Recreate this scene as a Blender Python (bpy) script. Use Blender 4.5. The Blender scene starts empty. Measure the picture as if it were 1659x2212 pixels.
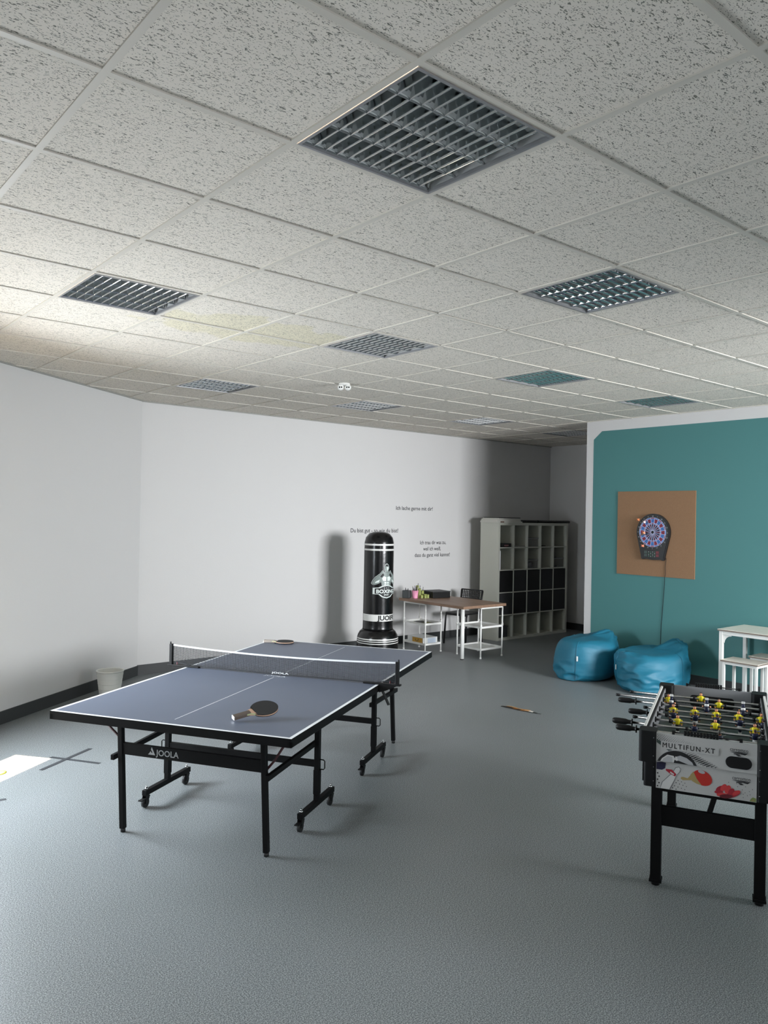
import bpy, bmesh, math, random
from mathutils import Vector, Matrix, noise
from mathutils.geometry import tessellate_polygon
random.seed(7)
S = bpy.context.scene
COL = S.collection
R = math.radians

# ------------------------------------------------------------------ camera
cam_d = bpy.data.cameras.new('camera'); cam = bpy.data.objects.new('camera', cam_d); COL.objects.link(cam)
cam_d.sensor_fit = 'HORIZONTAL'; cam_d.sensor_width = 36; cam_d.lens = 36.5298
_r = Vector((0.76752546, -0.64074438, 0.01874332)); _u = Vector((-0.01759728, 0.00816773, 0.99981179)); _f = Vector((0.64077688, 0.76771084, 0.00500641))
m = Matrix.Identity(4)
for i in range(3):
    m[i][0] = _r[i]; m[i][1] = _u[i]; m[i][2] = -_f[i]
m.translation = Vector((-1.4062, -1.5772, 1.8332))
cam.matrix_world = m
cam_d.clip_start = 0.05
S.camera = cam

# ------------------------------------------------------------------ exposure
vs = S.view_settings
vs.view_transform = 'Standard'; vs.look = 'None'; vs.gamma = 1; vs.exposure = 0.42; vs.use_curve_mapping = False

# ------------------------------------------------------------------ sky, sun, window daylight, added fill light
w = bpy.data.worlds.new('sky'); S.world = w; w.use_nodes = True
bg = w.node_tree.nodes['Background']; bg.inputs[0].default_value = (0.80, 0.90, 1.0, 1); bg.inputs[1].default_value = 1.8

H = 3.0734                      # ceiling height
WD = Vector((0.804, 0.594, 0)).normalized()      # direction along the slanted left wall
WN = Vector((WD.y, -WD.x, 0))                    # into the room
WA = Vector((2.08, 6.85, 0))                     # corner of left wall and back wall
def wl(s, off=0.0, z=0.0):                       # point on the left wall, s metres from that corner
    return WA - WD * s + WN * off + Vector((0, 0, z))

sd = bpy.data.lights.new('sun', 'SUN'); so = bpy.data.objects.new('sun', sd); COL.objects.link(so)
sd.energy = 74; sd.angle = R(0.6); sd.color = (1, 0.78, 0.57)
el = R(54); sdir = Vector((WN.x * math.cos(el), WN.y * math.cos(el), -math.sin(el)))
so.rotation_euler = sdir.to_track_quat('-Z', 'Y').to_euler(); so.location = (-3, 8, 6)

def area(name, loc, direc, sx, sy, power, color, spread=180):
    d = bpy.data.lights.new(name, 'AREA'); o = bpy.data.objects.new(name, d); COL.objects.link(o)
    d.shape = 'RECTANGLE'; d.size = sx; d.size_y = sy; d.energy = power; d.color = color; d.spread = R(spread)
    o.location = loc; o.rotation_euler = Vector(direc).to_track_quat('-Z', 'Z').to_euler()
    return o
WS0, WS1 = 2.74, 4.90           # left window, metres along the wall from the corner
WZ0, WZ1 = 0.9, 1.85
area('window_daylight', wl((WS0 + WS1) / 2, -0.12, (WZ0 + WZ1) / 2), WN + Vector((0, 0, -.3)), WS1 - WS0 - .1, WZ1 - WZ0 - .1, 165, (0.84, 0.92, 1.0), 150)
FY = -3.3                        # wall behind the camera
area('window_daylight', (5.15, FY - 0.12, 2.0), (0, 1, -.1), 2.3, 1.3, 135, (0.95, 0.97, 1.0), 84)

area('window_daylight', (-.55, FY - 0.12, 1.7), (0, 1, -.2), 1.5, 1.1, 22, (0.96, 0.975, 1.0), 75)  # added weak fill for the left wall, set in an invented opening behind the camera

# ------------------------------------------------------------------ materials
def lin(h):
    if isinstance(h, str):
        h = h.lstrip('#'); c = [int(h[i:i + 2], 16) / 255 for i in (0, 2, 4)]
    else: c = h
    return tuple((x / 12.92 if x <= .04045 else ((x + .055) / 1.055) ** 2.4) for x in c) + (1,)
MATS = {}
def mat(name, col, rough=.6, metal=0., spec=.5, bump=None, coat=0., emit=None, vary=None, trans=None):
    if name in MATS: return MATS[name]
    M = bpy.data.materials.new(name); M.use_nodes = True; nt = M.node_tree; b = nt.nodes['Principled BSDF']
    b.inputs['Base Color'].default_value = lin(col); b.inputs['Roughness'].default_value = rough
    b.inputs['Metallic'].default_value = metal; b.inputs['Specular IOR Level'].default_value = spec
    if coat: b.inputs['Coat Weight'].default_value = coat
    if emit: b.inputs['Emission Color'].default_value = lin(col); b.inputs['Emission Strength'].default_value = emit
    tc = nt.nodes.new('ShaderNodeTexCoord')
    if vary:                     # (scale, amount): mild mottling of the paint or fabric itself
        n = nt.nodes.new('ShaderNodeTexNoise'); n.inputs['Scale'].default_value = vary[0]; n.inputs['Detail'].default_value = 4
        nt.links.new(tc.outputs['Object'], n.inputs['Vector'])
        mx = nt.nodes.new('ShaderNodeMix'); mx.data_type = 'RGBA'
        c = lin(col); a = vary[1]
        mx.inputs[6].default_value = tuple(min(1, x * (1 - a)) for x in c[:3]) + (1,)
        mx.inputs[7].default_value = tuple(min(1, x * (1 + a)) for x in c[:3]) + (1,)
        nt.links.new(n.outputs['Fac'], mx.inputs[0]); nt.links.new(mx.outputs[2], b.inputs['Base Color'])
    if bump:
        n = nt.nodes.new('ShaderNodeTexNoise'); n.inputs['Scale'].default_value = bump[0]; n.inputs['Detail'].default_value = 3
        nt.links.new(tc.outputs['Object'], n.inputs['Vector'])
        bp = nt.nodes.new('ShaderNodeBump'); bp.inputs['Strength'].default_value = bump[1]; bp.inputs['Distance'].default_value = .01
        nt.links.new(n.outputs['Fac'], bp.inputs['Height']); nt.links.new(bp.outputs['Normal'], b.inputs['Normal'])
    MATS[name] = M; return M

wallm = mat('white_wall_paint', '#d1d0cf', .75, bump=(60, .06))
tealm = mat('teal_wall_paint', '#447b7b', .6, bump=(60, .06))
basem = mat('baseboard_vinyl', '#37393a', .5)
blackm = mat('black_powder_coat', '#040405', .55, spec=.2)
blackp = mat('black_plastic', '#09090a', .5, spec=.35)
darkm = mat('dark_plastic', '#0e0f10', .55, spec=.25)
chrome = mat('chrome', '#c9cbcd', .18, 1.)
whitem = mat('white_metal', '#e6e6e2', .35)
whitel = mat('white_line_paint', '#eef0f2', .5)
greyl = mat('grey_lettering', '#9a9c9c', .5)
inkm = mat('black_ink', '#1c1c1e', .6)

def floor_mat():
    M = bpy.data.materials.new('speckled_vinyl_floor'); M.use_nodes = True; nt = M.node_tree; b = nt.nodes['Principled BSDF']
    tc = nt.nodes.new('ShaderNodeTexCoord')
    n1 = nt.nodes.new('ShaderNodeTexNoise'); n1.inputs['Scale'].default_value = 190; n1.inputs['Detail'].default_value = 3; n1.inputs['Roughness'].default_value = .8
    n2 = nt.nodes.new('ShaderNodeTexNoise'); n2.inputs['Scale'].default_value = 1.1; n2.inputs['Detail'].default_value = 2
    cr = nt.nodes.new('ShaderNodeValToRGB'); e = cr.color_ramp.elements
    e[0].position = .41; e[0].color = lin('#4b5052'); e[1].position = .61; e[1].color = lin('#aeb2b2')
    e.new(.5).color = lin('#767b7d')
    mx = nt.nodes.new('ShaderNodeMix'); mx.data_type = 'RGBA'; mx.blend_type = 'MULTIPLY'; mx.inputs[0].default_value = .35
    cr2 = nt.nodes.new('ShaderNodeValToRGB'); e = cr2.color_ramp.elements
    e[0].position = .35; e[0].color = (.82, .84, .80, 1); e[1].position = .65; e[1].color = (1, 1, 1, 1)
    for n in (n1, n2): nt.links.new(tc.outputs['Object'], n.inputs['Vector'])
    nt.links.new(n1.outputs['Fac'], cr.inputs[0]); nt.links.new(n2.outputs['Fac'], cr2.inputs[0])
    nt.links.new(cr.outputs[0], mx.inputs[6]); nt.links.new(cr2.outputs[0], mx.inputs[7]); nt.links.new(mx.outputs[2], b.inputs['Base Color'])
    b.inputs['Roughness'].default_value = .42; b.inputs['Specular IOR Level'].default_value = .5
    bp = nt.nodes.new('ShaderNodeBump'); bp.inputs['Strength'].default_value = .05; bp.inputs['Distance'].default_value = .002
    nt.links.new(n1.outputs['Fac'], bp.inputs['Height']); nt.links.new(bp.outputs['Normal'], b.inputs['Normal'])
    return M
floorm = floor_mat()

def ceil_mat():
    M = bpy.data.materials.new('fissured_ceiling_tile'); M.use_nodes = True; nt = M.node_tree; b = nt.nodes['Principled BSDF']
    L = nt.links.new; N = nt.nodes.new
    tc = N('ShaderNodeTexCoord')
    # short dark fissures: stretched noise, thresholded, plus pinholes
    mp = N('ShaderNodeMapping'); mp.inputs['Scale'].default_value = (55, 140, 80); mp.inputs['Rotation'].default_value = (0, 0, .5)
    n1 = N('ShaderNodeTexNoise'); n1.inputs['Scale'].default_value = 1.; n1.inputs['Detail'].default_value = 1.; n1.inputs['Distortion'].default_value = 1.6
    L(tc.outputs['Object'], mp.inputs[0]); L(mp.outputs[0], n1.inputs['Vector'])
    c1 = N('ShaderNodeValToRGB'); e = c1.color_ramp.elements; e[0].position = .355; e[0].color = (0, 0, 0, 1); e[1].position = .395; e[1].color = (1, 1, 1, 1)
    L(n1.outputs['Fac'], c1.inputs[0])
    v = N('ShaderNodeTexVoronoi'); v.inputs['Scale'].default_value = 110; v.inputs['Randomness'].default_value = 1
    L(tc.outputs['Object'], v.inputs['Vector'])
    c2 = N('ShaderNodeValToRGB'); e = c2.color_ramp.elements; e[0].position = .15; e[0].color = (0.1, .1, .1, 1); e[1].position = .22; e[1].color = (1, 1, 1, 1)
    L(v.outputs['Distance'], c2.inputs[0])
    mul = N('ShaderNodeMath'); mul.operation = 'MULTIPLY'; L(c1.outputs[0], mul.inputs[0]); L(c2.outputs[0], mul.inputs[1])
    # old yellowish water stain
    st = N('ShaderNodeMapping'); st.inputs['Location'].default_value = (-1.25, -3.05, -H); st.vector_type = 'POINT'
    sc = N('ShaderNodeMapping'); sc.inputs['Scale'].default_value = (1.2, 2.6, 1)
    L(tc.outputs['Object'], st.inputs[0]); L(st.outputs[0], sc.inputs[0])
    ln = N('ShaderNodeVectorMath'); ln.operation = 'LENGTH'; L(sc.outputs[0], ln.inputs[0])
    n3 = N('ShaderNodeTexNoise'); n3.inputs['Scale'].default_value = 4; n3.inputs['Detail'].default_value = 5; L(tc.outputs['Object'], n3.inputs['Vector'])
    sub = N('ShaderNodeMath'); sub.operation = 'MULTIPLY_ADD'; L(n3.outputs['Fac'], sub.inputs[0]); sub.inputs[1].default_value = -1.6; L(ln.outputs['Value'], sub.inputs[2])
    c3 = N('ShaderNodeValToRGB'); e = c3.color_ramp.elements; e[0].position = 0.0; e[0].color = (1, 1, 1, 1); e[1].position = .12; e[1].color = (0, 0, 0, 1)
    L(sub.outputs[0], c3.inputs[0])
    mxs = N('ShaderNodeMix'); mxs.data_type = 'RGBA'; mxs.inputs[6].default_value = lin('#dfd9cf'); mxs.inputs[7].default_value = lin('#d6cfa8'); 
    sm = N('ShaderNodeMath'); sm.operation = 'MULTIPLY'; L(c3.outputs[0], sm.inputs[0]); sm.inputs[1].default_value = .45; L(sm.outputs[0], mxs.inputs[0])
    mx = N('ShaderNodeMix'); mx.data_type = 'RGBA'; mx.inputs[6].default_value = lin('#7a7971')
    L(mul.outputs[0], mx.inputs[0]); L(mxs.outputs[2], mx.inputs[7]); L(mx.outputs[2], b.inputs['Base Color'])
    b.inputs['Roughness'].default_value = .9; b.inputs['Specular IOR Level'].default_value = .2
    bp = N('ShaderNodeBump'); bp.inputs['Strength'].default_value = .35; bp.inputs['Distance'].default_value = .003
    L(mul.outputs[0], bp.inputs['Height']); L(bp.outputs['Normal'], b.inputs['Normal'])
    return M
ceilm = ceil_mat()
def glass_mat(name, col=(1, 1, 1, 1), gloss=.12, rough=.02):
    M = bpy.data.materials.new(name); M.use_nodes = True; nt = M.node_tree
    for n in list(nt.nodes):
        if n.type != 'OUTPUT_MATERIAL': nt.nodes.remove(n)
    out = nt.nodes['Material Output']; t = nt.nodes.new('ShaderNodeBsdfTransparent'); g = nt.nodes.new('ShaderNodeBsdfGlossy')
    t.inputs[0].default_value = col; g.inputs['Roughness'].default_value = rough
    mx = nt.nodes.new('ShaderNodeMixShader'); mx.inputs[0].default_value = gloss
    nt.links.new(t.outputs[0], mx.inputs[1]); nt.links.new(g.outputs[0], mx.inputs[2]); nt.links.new(mx.outputs[0], out.inputs[0])
    return M
glassm = glass_mat('window_glass', gloss=.06)
clearm = glass_mat('clear_plastic', (.95, .955, .96, 1), .05, .1)

# ------------------------------------------------------------------ mesh helpers
class MB:
    """collects shapes in one bmesh; build() links them as ONE object"""
    def __init__(s): s.bm = bmesh.new(); s.mats = []
    def mi(s, m):
        if m not in s.mats: s.mats.append(m)
        return s.mats.index(m)
    def _m(s, faces, m):
        i = s.mi(m)
        for f in faces: f.material_index = i
    def box(s, lo, hi, m, M=None, bev=0.):
        xs = (lo[0], hi[0]); ys = (lo[1], hi[1]); zs = (lo[2], hi[2])
        b2 = bmesh.new()
        V = [b2.verts.new((x, y, z)) for x in xs for y in ys for z in zs]
        for q in ((0, 1, 3, 2), (4, 6, 7, 5), (0, 4, 5, 1), (2, 3, 7, 6), (0, 2, 6, 4), (1, 5, 7, 3)): b2.faces.new([V[i] for i in q])
        if bev > 0: bmesh.ops.bevel(b2, geom=list(b2.edges), offset=bev, segments=2, affect='EDGES', profile=.5)
        if M is not None: bmesh.ops.transform(b2, matrix=M, verts=b2.verts)
        s.merge(b2, m); return s
    def merge(s, b2, m):
        i = s.mi(m); mp = {}
        for v in b2.verts: mp[v] = s.bm.verts.new(v.co)
        for f in b2.faces:
            try:
                g = s.bm.faces.new([mp[v] for v in f.verts]); g.material_index = i; g.smooth = f.smooth
            except ValueError: pass
        b2.free()
    def beam(s, a, b, w, h, m, up=(0, 0, 1), bev=0.):
        a = Vector(a); b = Vector(b); d = b - a; L = d.length; d.normalize()
        up = Vector(up)
        if abs(d.dot(up.normalized())) > .98: up = Vector((1, 0, 0))
        x = d.cross(up).normalized(); z = x.cross(d).normalized()
        M = Matrix(((x.x, d.x, z.x, a.x), (x.y, d.y, z.y, a.y), (x.z, d.z, z.z, a.z), (0, 0, 0, 1)))
        return s.box((-w / 2, 0, -h / 2), (w / 2, L, h / 2), m, M, bev)
    def tube(s, pts, r, m, n=8, cap=True):
        pts = [Vector(p) for p in pts]; rs = r if isinstance(r, (list, tuple)) else [r] * len(pts)
        rings = []; prev = None
        for k, p in enumerate(pts):
            d = (pts[min(k + 1, len(pts) - 1)] - pts[max(k - 1, 0)]).normalized()
            if prev is None:
                a = Vector((0, 0, 1)) if abs(d.z) < .9 else Vector((1, 0, 0)); x = d.cross(a).normalized()
            else: x = (prev - d * prev.dot(d)).normalized()
            prev = x; y = d.cross(x)
            rings.append([s.bm.verts.new(p + (x * math.cos(2 * math.pi * j / n) + y * math.sin(2 * math.pi * j / n)) * rs[k]) for j in range(n)])
        i = s.mi(m)
        for A, B in zip(rings, rings[1:]):
            for j in range(n):
                f = s.bm.faces.new((A[j], A[(j + 1) % n], B[(j + 1) % n], B[j])); f.material_index = i; f.smooth = True
        if cap:
            for A in (rings[0][::-1], rings[-1]):
                f = s.bm.faces.new(A); f.material_index = i
        return s
    def lathe(s, prof, m, c=(0, 0, 0), n=32, M=None, mfun=None, closed=False):
        b = s.bm; c = Vector(c); rings = []
        for r, z in prof:
            ring = []
            for j in range(n):
                p = Vector((r * math.cos(2 * math.pi * j / n), r * math.sin(2 * math.pi * j / n), z))
                if M is not None: p = M @ p
                ring.append(b.verts.new(p + c))
            rings.append(ring)
        for k, (A, B) in enumerate(zip(rings, rings[1:])):
            i = s.mi(mfun(k) if mfun else m)
            for j in range(n):
                f = b.faces.new((A[j], A[(j + 1) % n], B[(j + 1) % n], B[j])); f.material_index = i; f.smooth = True
        for A, e in ((rings[0], 0), (rings[-1], -1)):
            if prof[e][0] > 1e-4 and not closed:
                f = b.faces.new(A); f.material_index = s.mi(mfun(len(prof) - 2 if e else 0) if mfun else m)
        return s
    def prism(s, poly, h, m, M=None, z0=0., bev=0.):
        """extrude a 2D polygon (x,y) from z0 to z0+h"""
        b2 = bmesh.new()
        tri = tessellate_polygon([[Vector((p[0], p[1], 0)) for p in poly]])
        n = len(poly)
        A = [b2.verts.new((p[0], p[1], z0)) for p in poly]
        if h == 0:
            for t in tri:
                try: b2.faces.new([A[i] for i in t])
                except ValueError: pass
        else:
            B = [b2.verts.new((p[0], p[1], z0 + h)) for p in poly]
            for t in tri:
                try: b2.faces.new([A[i] for i in t][::-1]); b2.faces.new([B[i] for i in t])
                except ValueError: pass
            for i in range(n):
                b2.faces.new((A[i], A[(i + 1) % n], B[(i + 1) % n], B[i]))
        bmesh.ops.recalc_face_normals(b2, faces=b2.faces)
        if M is not None: bmesh.ops.transform(b2, matrix=M, verts=b2.verts)
        s.merge(b2, m); return s
    def sphere(s, c, r, m, n=12, sc=(1, 1, 1)):
        b2 = bmesh.new(); bmesh.ops.create_uvsphere(b2, u_segments=n, v_segments=max(6, n // 2 + 2), radius=r)
        for f in b2.faces: f.smooth = True
        bmesh.ops.scale(b2, vec=sc, verts=b2.verts); bmesh.ops.translate(b2, vec=c, verts=b2.verts)
        s.merge(b2, m); return s
    def text(s, txt, size, m, M=None, xs=1., ext=0., align='LEFT', bold=0., fn=None, space=1.):
        b2 = text_bm(txt, size, xs, ext, align, bold, space)
        if fn: 
            for v in b2.verts: v.co = fn(v.co)
        if M is not None: bmesh.ops.transform(b2, matrix=M, verts=b2.verts)
        s.merge(b2, m); return s
    def build(s, name, parent=None, rec=True):
        if rec: bmesh.ops.recalc_face_normals(s.bm, faces=s.bm.faces)
        me = bpy.data.meshes.new(name); s.bm.to_mesh(me); s.bm.free()
        for m in s.mats: me.materials.append(m)
        o = bpy.data.objects.new(name, me); COL.objects.link(o)
        if parent is not None: o.parent = parent
        return o
def text_bm(txt, size, xs=1., ext=0., align='LEFT', bold=0., space=1.):
    cu = bpy.data.curves.new('tmp', 'FONT'); cu.body = txt; cu.size = size; cu.extrude = ext; cu.align_x = align; cu.offset = bold; cu.resolution_u = 3; cu.space_character = space
    o = bpy.data.objects.new('tmp', cu); COL.objects.link(o)
    dg = bpy.context.evaluated_depsgraph_get(); me = bpy.data.meshes.new_from_object(o.evaluated_get(dg))
    b = bmesh.new(); b.from_mesh(me)
    bpy.data.objects.remove(o); bpy.data.curves.remove(cu); bpy.data.meshes.remove(me)
    bmesh.ops.scale(b, vec=(xs, 1, 1), verts=b.verts)
    return b
def tag(o, label, cat, group=None):
    o['label'] = label; o['category'] = cat
    if group: o['group'] = group
    return o
def empty(name, loc, rz=0., label=None, cat=None, group=None):
    o = bpy.data.objects.new(name, None); COL.objects.link(o); o.location = loc; o.rotation_euler = (0, 0, rz); o.empty_display_size = .1
    if label: tag(o, label, cat, group)
    return o
def copy_tree(o, parent=None, **kw):
    kids = [c for c in o.children]
    c = o.copy(); COL.objects.link(c); c.parent = parent
    for k in kids: copy_tree(k, c)
    return c
def struct(o): o['kind'] = 'structure'; return o
def rot(axis, ang, loc=(0, 0, 0)): return Matrix.Translation(loc) @ Matrix.Rotation(ang, 4, axis)
def frame(o, x, y):      # matrix with given x and y axes
    x = Vector(x).normalized(); y = Vector(y).normalized(); z = x.cross(y)
    return Matrix(((x.x, y.x, z.x, o[0]), (x.y, y.y, z.y, o[1]), (x.z, y.z, z.z, o[2]), (0, 0, 0, 1)))
def smooth(o, lv=2):
    s = o.modifiers.new('sub', 'SUBSURF'); s.levels = lv; s.render_levels = lv
    for p in o.data.polygons: p.use_smooth = True

# ================================================================== SETTING
XT = 6.93; YT = 4.40; XA = 9.36; YB = 6.88; YC = 2.0      # teal wall face, its end, alcove wall, back wall, alcove end
XL = wl(6.3).x; YL = wl(6.3).y
mb = MB(); mb.box((XL - .25, FY - .3, -.1), (XA + .3, YB + .3, 0), floorm); struct(mb.build('floor'))
# back wall and the other walls
mb = MB(); mb.box((1.85, YB, 0), (XA + .3, YB + .3, H + .5), wallm); struct(mb.build('wall_back'))
mb = MB(); mb.box((XA, YC - .2, 0), (XA + .3, YB, H + .5), wallm); struct(mb.build('wall_alcove'))
mb = MB(); mb.box((XT + .16, YC - .2, 0), (XA, YC, H + .5), wallm); struct(mb.build('wall_alcove_end'))
mb = MB(); mb.box((XT, FY, 0), (XT + .16, YT, H + .5), wallm)
# teal paint field on the partition, with the cut corner
Mw = frame((XT - .0015, 0, 0), (0, -1, 0), (0, 0, 1))      # u = -y, v = z, normal -x
mb.prism([(-4.295, .0), (-4.295, 2.845), (-4.175, 2.945), (3.25, 2.945), (3.25, .0)], 0, tealm, Mw)
struct(mb.build('wall_right', rec=False))
def wall_hole(a, d, L, t, z0, z1, s0, s1, n, name, extra=None):
    """wall from a along d, length L, thickness t on side -n, with a window hole s0..s1, z0..z1"""
    M = frame(a, d, (0, 0, 1)); k = 1 if (M.to_3x3() @ Vector((0, 0, 1))).dot(Vector(n)) > 0 else -1
    lo, hi = (-t, 0) if k > 0 else (0, t)
    mb = MB()
    mb.box((0, 0, lo), (s0, H + .5, hi), wallm, M); mb.box((s1, 0, lo), (L, H + .5, hi), wallm, M)
    mb.box((s0, 0, lo), (s1, z0, hi), wallm, M); mb.box((s0, z1, lo), (s1, H + .5, hi), wallm, M)
    if extra:
        e0, e1 = extra; bmesh.ops.delete(mb.bm, geom=list(mb.bm.verts), context='VERTS')
        mb.box((0, 0, lo), (e0, H + .5, hi), wallm, M); mb.box((e1, 0, lo), (s0, H + .5, hi), wallm, M); mb.box((s1, 0, lo), (L, H + .5, hi), wallm, M)
        for a_, b_ in ((e0, e1), (s0, s1)): mb.box((a_, 0, lo), (b_, z0, hi), wallm, M); mb.box((a_, z1, lo), (b_, H + .5, hi), wallm, M)
    return struct(mb.build(name))
wall_hole(wl(-.0), -WD, 6.5, .35, WZ0, WZ1, WS0, WS1, WN, 'wall_left')
mb = MB(); mb.box((XL - .3, FY, 0), (XL, YL + .1, H + .5), wallm); struct(mb.build('wall_side'))
wall_hole((XL - .3, FY, 0), Vector((1, 0, 0)), XT - XL + .46, .3, 1.25, 2.75, 3.9 - XL + .3, 6.4 - XL + .3, (0, 1, 0), 'wall_front', (-1.35 - XL + .3, .25 - XL + .3))  # the second opening is made up, for the added fill light
# windows
def window(name, a, d, n, w_, z0, z1, deep, muns):
    M = frame(a, d, (0, 0, 1)); k = 1 if (M.to_3x3() @ Vector((0, 0, 1))).dot(Vector(n)) > 0 else -1
    d0 = -deep * k
    fm = mat('window_frame_white', '#e8e8e6', .4)
    root = empty(name, a); root['kind'] = 'structure'
    Mi = Matrix.Translation(-Vector(a)) @ M
    mb = MB(); t = .06
    for lo, hi in (((0, z0), (w_, z0 + t)), ((0, z1 - t), (w_, z1)), ((0, z0), (t, z1)), ((w_ - t, z0), (w_, z1))):
        mb.box((lo[0], lo[1], d0 - .03), (hi[0], hi[1], d0 + .03), fm, Mi)
    for i in range(1, muns): mb.box((w_ * i / muns - t / 2, z0, d0 - .03), (w_ * i / muns + t / 2, z1, d0 + .03), fm, Mi)
    mb.build('window_frame', root)
    mb = MB(); mb.box((t, z0 + t, d0 - .004), (w_ - t, z1 - t, d0 + .004), glassm, Mi); mb.build('pane', root)
    mb = MB(); mb.box((-.03, z0 - .03, min(d0, k * .04)), (w_ + .03, z0, max(d0, k * .04)), mat('window_sill_stone', '#7d7468', .5), Mi); mb.build('window_sill', root)
window('window_1', wl(WS0), -WD, WN, WS1 - WS0, WZ0, WZ1, .28, 2)
window('window_2', (3.9, FY, 0), (1, 0, 0), (0, 1, 0), 2.5, 1.25, 2.75, .22, 2)
window('added_fill_window', (-1.35, FY, 0), (1, 0, 0), (0, 1, 0), 1.6, 1.25, 2.75, .22, 2)  # invented, unseen window that houses the added fill light
# baseboards
mb = MB(); mb.beam(wl(0, .006, .055), wl(6.3, .006, .055), .012, .11, basem, up=(0, 0, 1)); struct(mb.build('baseboard_left'))
mb = MB(); mb.box((2.05, YB - .012, 0), (XA, YB, .11), basem); struct(mb.build('baseboard_back'))
mb = MB(); mb.box((XA - .012, YC, 0), (XA, YB - .012, .11), basem); struct(mb.build('baseboard_alcove'))
mb = MB(); mb.box((XT - .014, FY, 0), (XT - .002, YT, .11), basem); struct(mb.build('baseboard_right'))

# ------------------------------------------------------------------ ceiling: tiles on a 625 mm grid, with recessed lights
T = .625
LIGHTS = {(0, 0): 0, (3, 1): 1, (0, 4): 0, (3, 4): 0, (6, 4): 1, (9, 4): 1, (3, 8): 0, (6, 8): 0, (9, 8): 0, (12, 8): 1}
mb = MB()
for i in range(-9, 16):
    for j in range(-7, 12):
        if (i, j) in LIGHTS: continue
        mb.box((i * T, j * T, H), ((i + 1) * T, (j + 1) * T, H + .015), ceilm)
def clip_room(bm, zcap=None):
    # keep only what lies over the room (a little into the walls)
    for co, no in ((wl(0, -.03), -WN), ((XL - .03, 0, 0), (-1, 0, 0)), ((0, FY - .03, 0), (0, -1, 0)), ((XA + .03, 0, 0), (1, 0, 0)), ((0, YB + .03, 0), (0, 1, 0))):
        bmesh.ops.bisect_plane(bm, geom=list(bm.verts) + list(bm.edges) + list(bm.faces), plane_co=co, plane_no=no, clear_outer=True)
clip_room(mb.bm); struct(mb.build('ceiling'))
gridm = mat('ceiling_grid_metal', '#cdc8be', .5)
mb = MB()
for i in range(-8, 16): mb.box((i * T - .012, -7 * T, H - .006), (i * T + .012, 12 * T, H - .0001), gridm)
clip_room(mb.bm); struct(mb.build('trim_1'))
mb = MB()
for j in range(-6, 12): mb.box((-9 * T, j * T - .012, H - .0055), (16 * T, j * T + .012, H - .0002), gridm)
clip_room(mb.bm); struct(mb.build('trim_2'))
edgem = mat('ceiling_edge_trim', '#9a9a94', .6)
mb = MB(); mb.box((2.05, YB - .02, H - .012), (XA, YB, H - .001), edgem); struct(mb.build('trim_3'))
mb = MB(); mb.beam(wl(0, .01, H - .0065), wl(6.3, .01, H - .0065), .02, .012, edgem); struct(mb.build('trim_4'))

reflm = mat('polished_louvre_aluminium', '#d4d7d8', .06, 1.)
framm = mat('light_frame_grey', '#a2a2a4', .35, .5)
housm = mat('light_housing', '#d2d3d2', .3, .45)
def make_light():
    root = empty('ceiling_light', (0, 0, H))
    a = T / 2 - .014; b = a - .011; D = .060
    mb = MB()
    for lo, hi in (((-a, -a), (a, -b)), ((-a, b), (a, a)), ((-a, -b), (-b, b)), ((b, -b), (a, b))):
        mb.box((lo[0], lo[1], -.008), (hi[0], hi[1], .004), framm)
    mb.build('light_frame', root)
    mb = MB(); mb.box((-b - .005, -b - .005, .004), (b + .005, b + .005, .085), housm)
    # open box: remove the underside
    for f in [f for f in mb.bm.faces if f.calc_center_median().z < .005]: mb.bm.faces.remove(f)
    mb.build('housing', root)
    # curved long dividers (run along local x)
    def louv(pts0, half, name, axis, L):
        mb = MB(); prof = []
        n = 6
        for k in range(n + 1):
            t = k / n; prof.append((half * (t ** 1.7) + .0010, D * t))
        ring = [(-x, z) for x, z in prof[::-1]] + [(x, z) for x, z in prof]
        V = []
        for e in (-L, L):
            V.append([mb.bm.verts.new((e, p[0], p[1]) if axis == 0 else (p[0], e, p[1])) for p in ring])
        i = mb.mi(reflm)
        for k in range(len(ring) - 1):
            f = mb.bm.faces.new((V[0][k], V[0][k + 1], V[1][k + 1], V[1][k])); f.material_index = i; f.smooth = True
        o = mb.build(name, root); o.location = pts0; return o
    cell = 2 * b / 4
    d0 = louv((0, -b + cell, 0), .052, 'divider', 0, b)
    for k in (2, 3):
        c = d0.copy(); COL.objects.link(c); c.parent = root; c.location = (0, -b + cell * k, 0)
    d1 = louv((0, 0, 0), .052, 'side_reflector', 0, b); d1.location = (0, -b, 0)
    c = d1.copy(); COL.objects.link(c); c.parent = root; c.location = (0, b, 0)
    n = 12; sp = 2 * b / n
    b0 = louv((-b + sp, 0, .0), .013, 'cross_blade', 1, b)
    for k in range(2, n):
        c = b0.copy(); COL.objects.link(c); c.parent = root; c.location = (-b + sp * k, 0, .0)
    return root
LL = {(0, 0): 'large louvred ceiling light nearest the camera, at the top of the view',
      (3, 1): 'louvred ceiling light at right, second largest, with square dark cells',
      (0, 4): 'louvred ceiling light on the left with bright gleaming cells, near the left wall',
      (3, 4): 'louvred ceiling light in mid ceiling, just before the small white detector',
      (6, 4): 'louvred ceiling light with bright streaks, left of the one above the cork board',
      (9, 4): 'striped-looking louvred ceiling light above the teal wall and cork board',
      (3, 8): 'small-looking louvred ceiling light nearest the junction of left wall and back wall',
      (6, 8): 'dark greenish louvred ceiling light just behind the white detector, near the back wall',
      (9, 8): 'dim louvred ceiling light near the back wall, above the shelf side of the room',
      (12, 8): 'dim louvred ceiling light in the alcove, partly hidden by the partition corner'}
proto = make_light()
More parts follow.
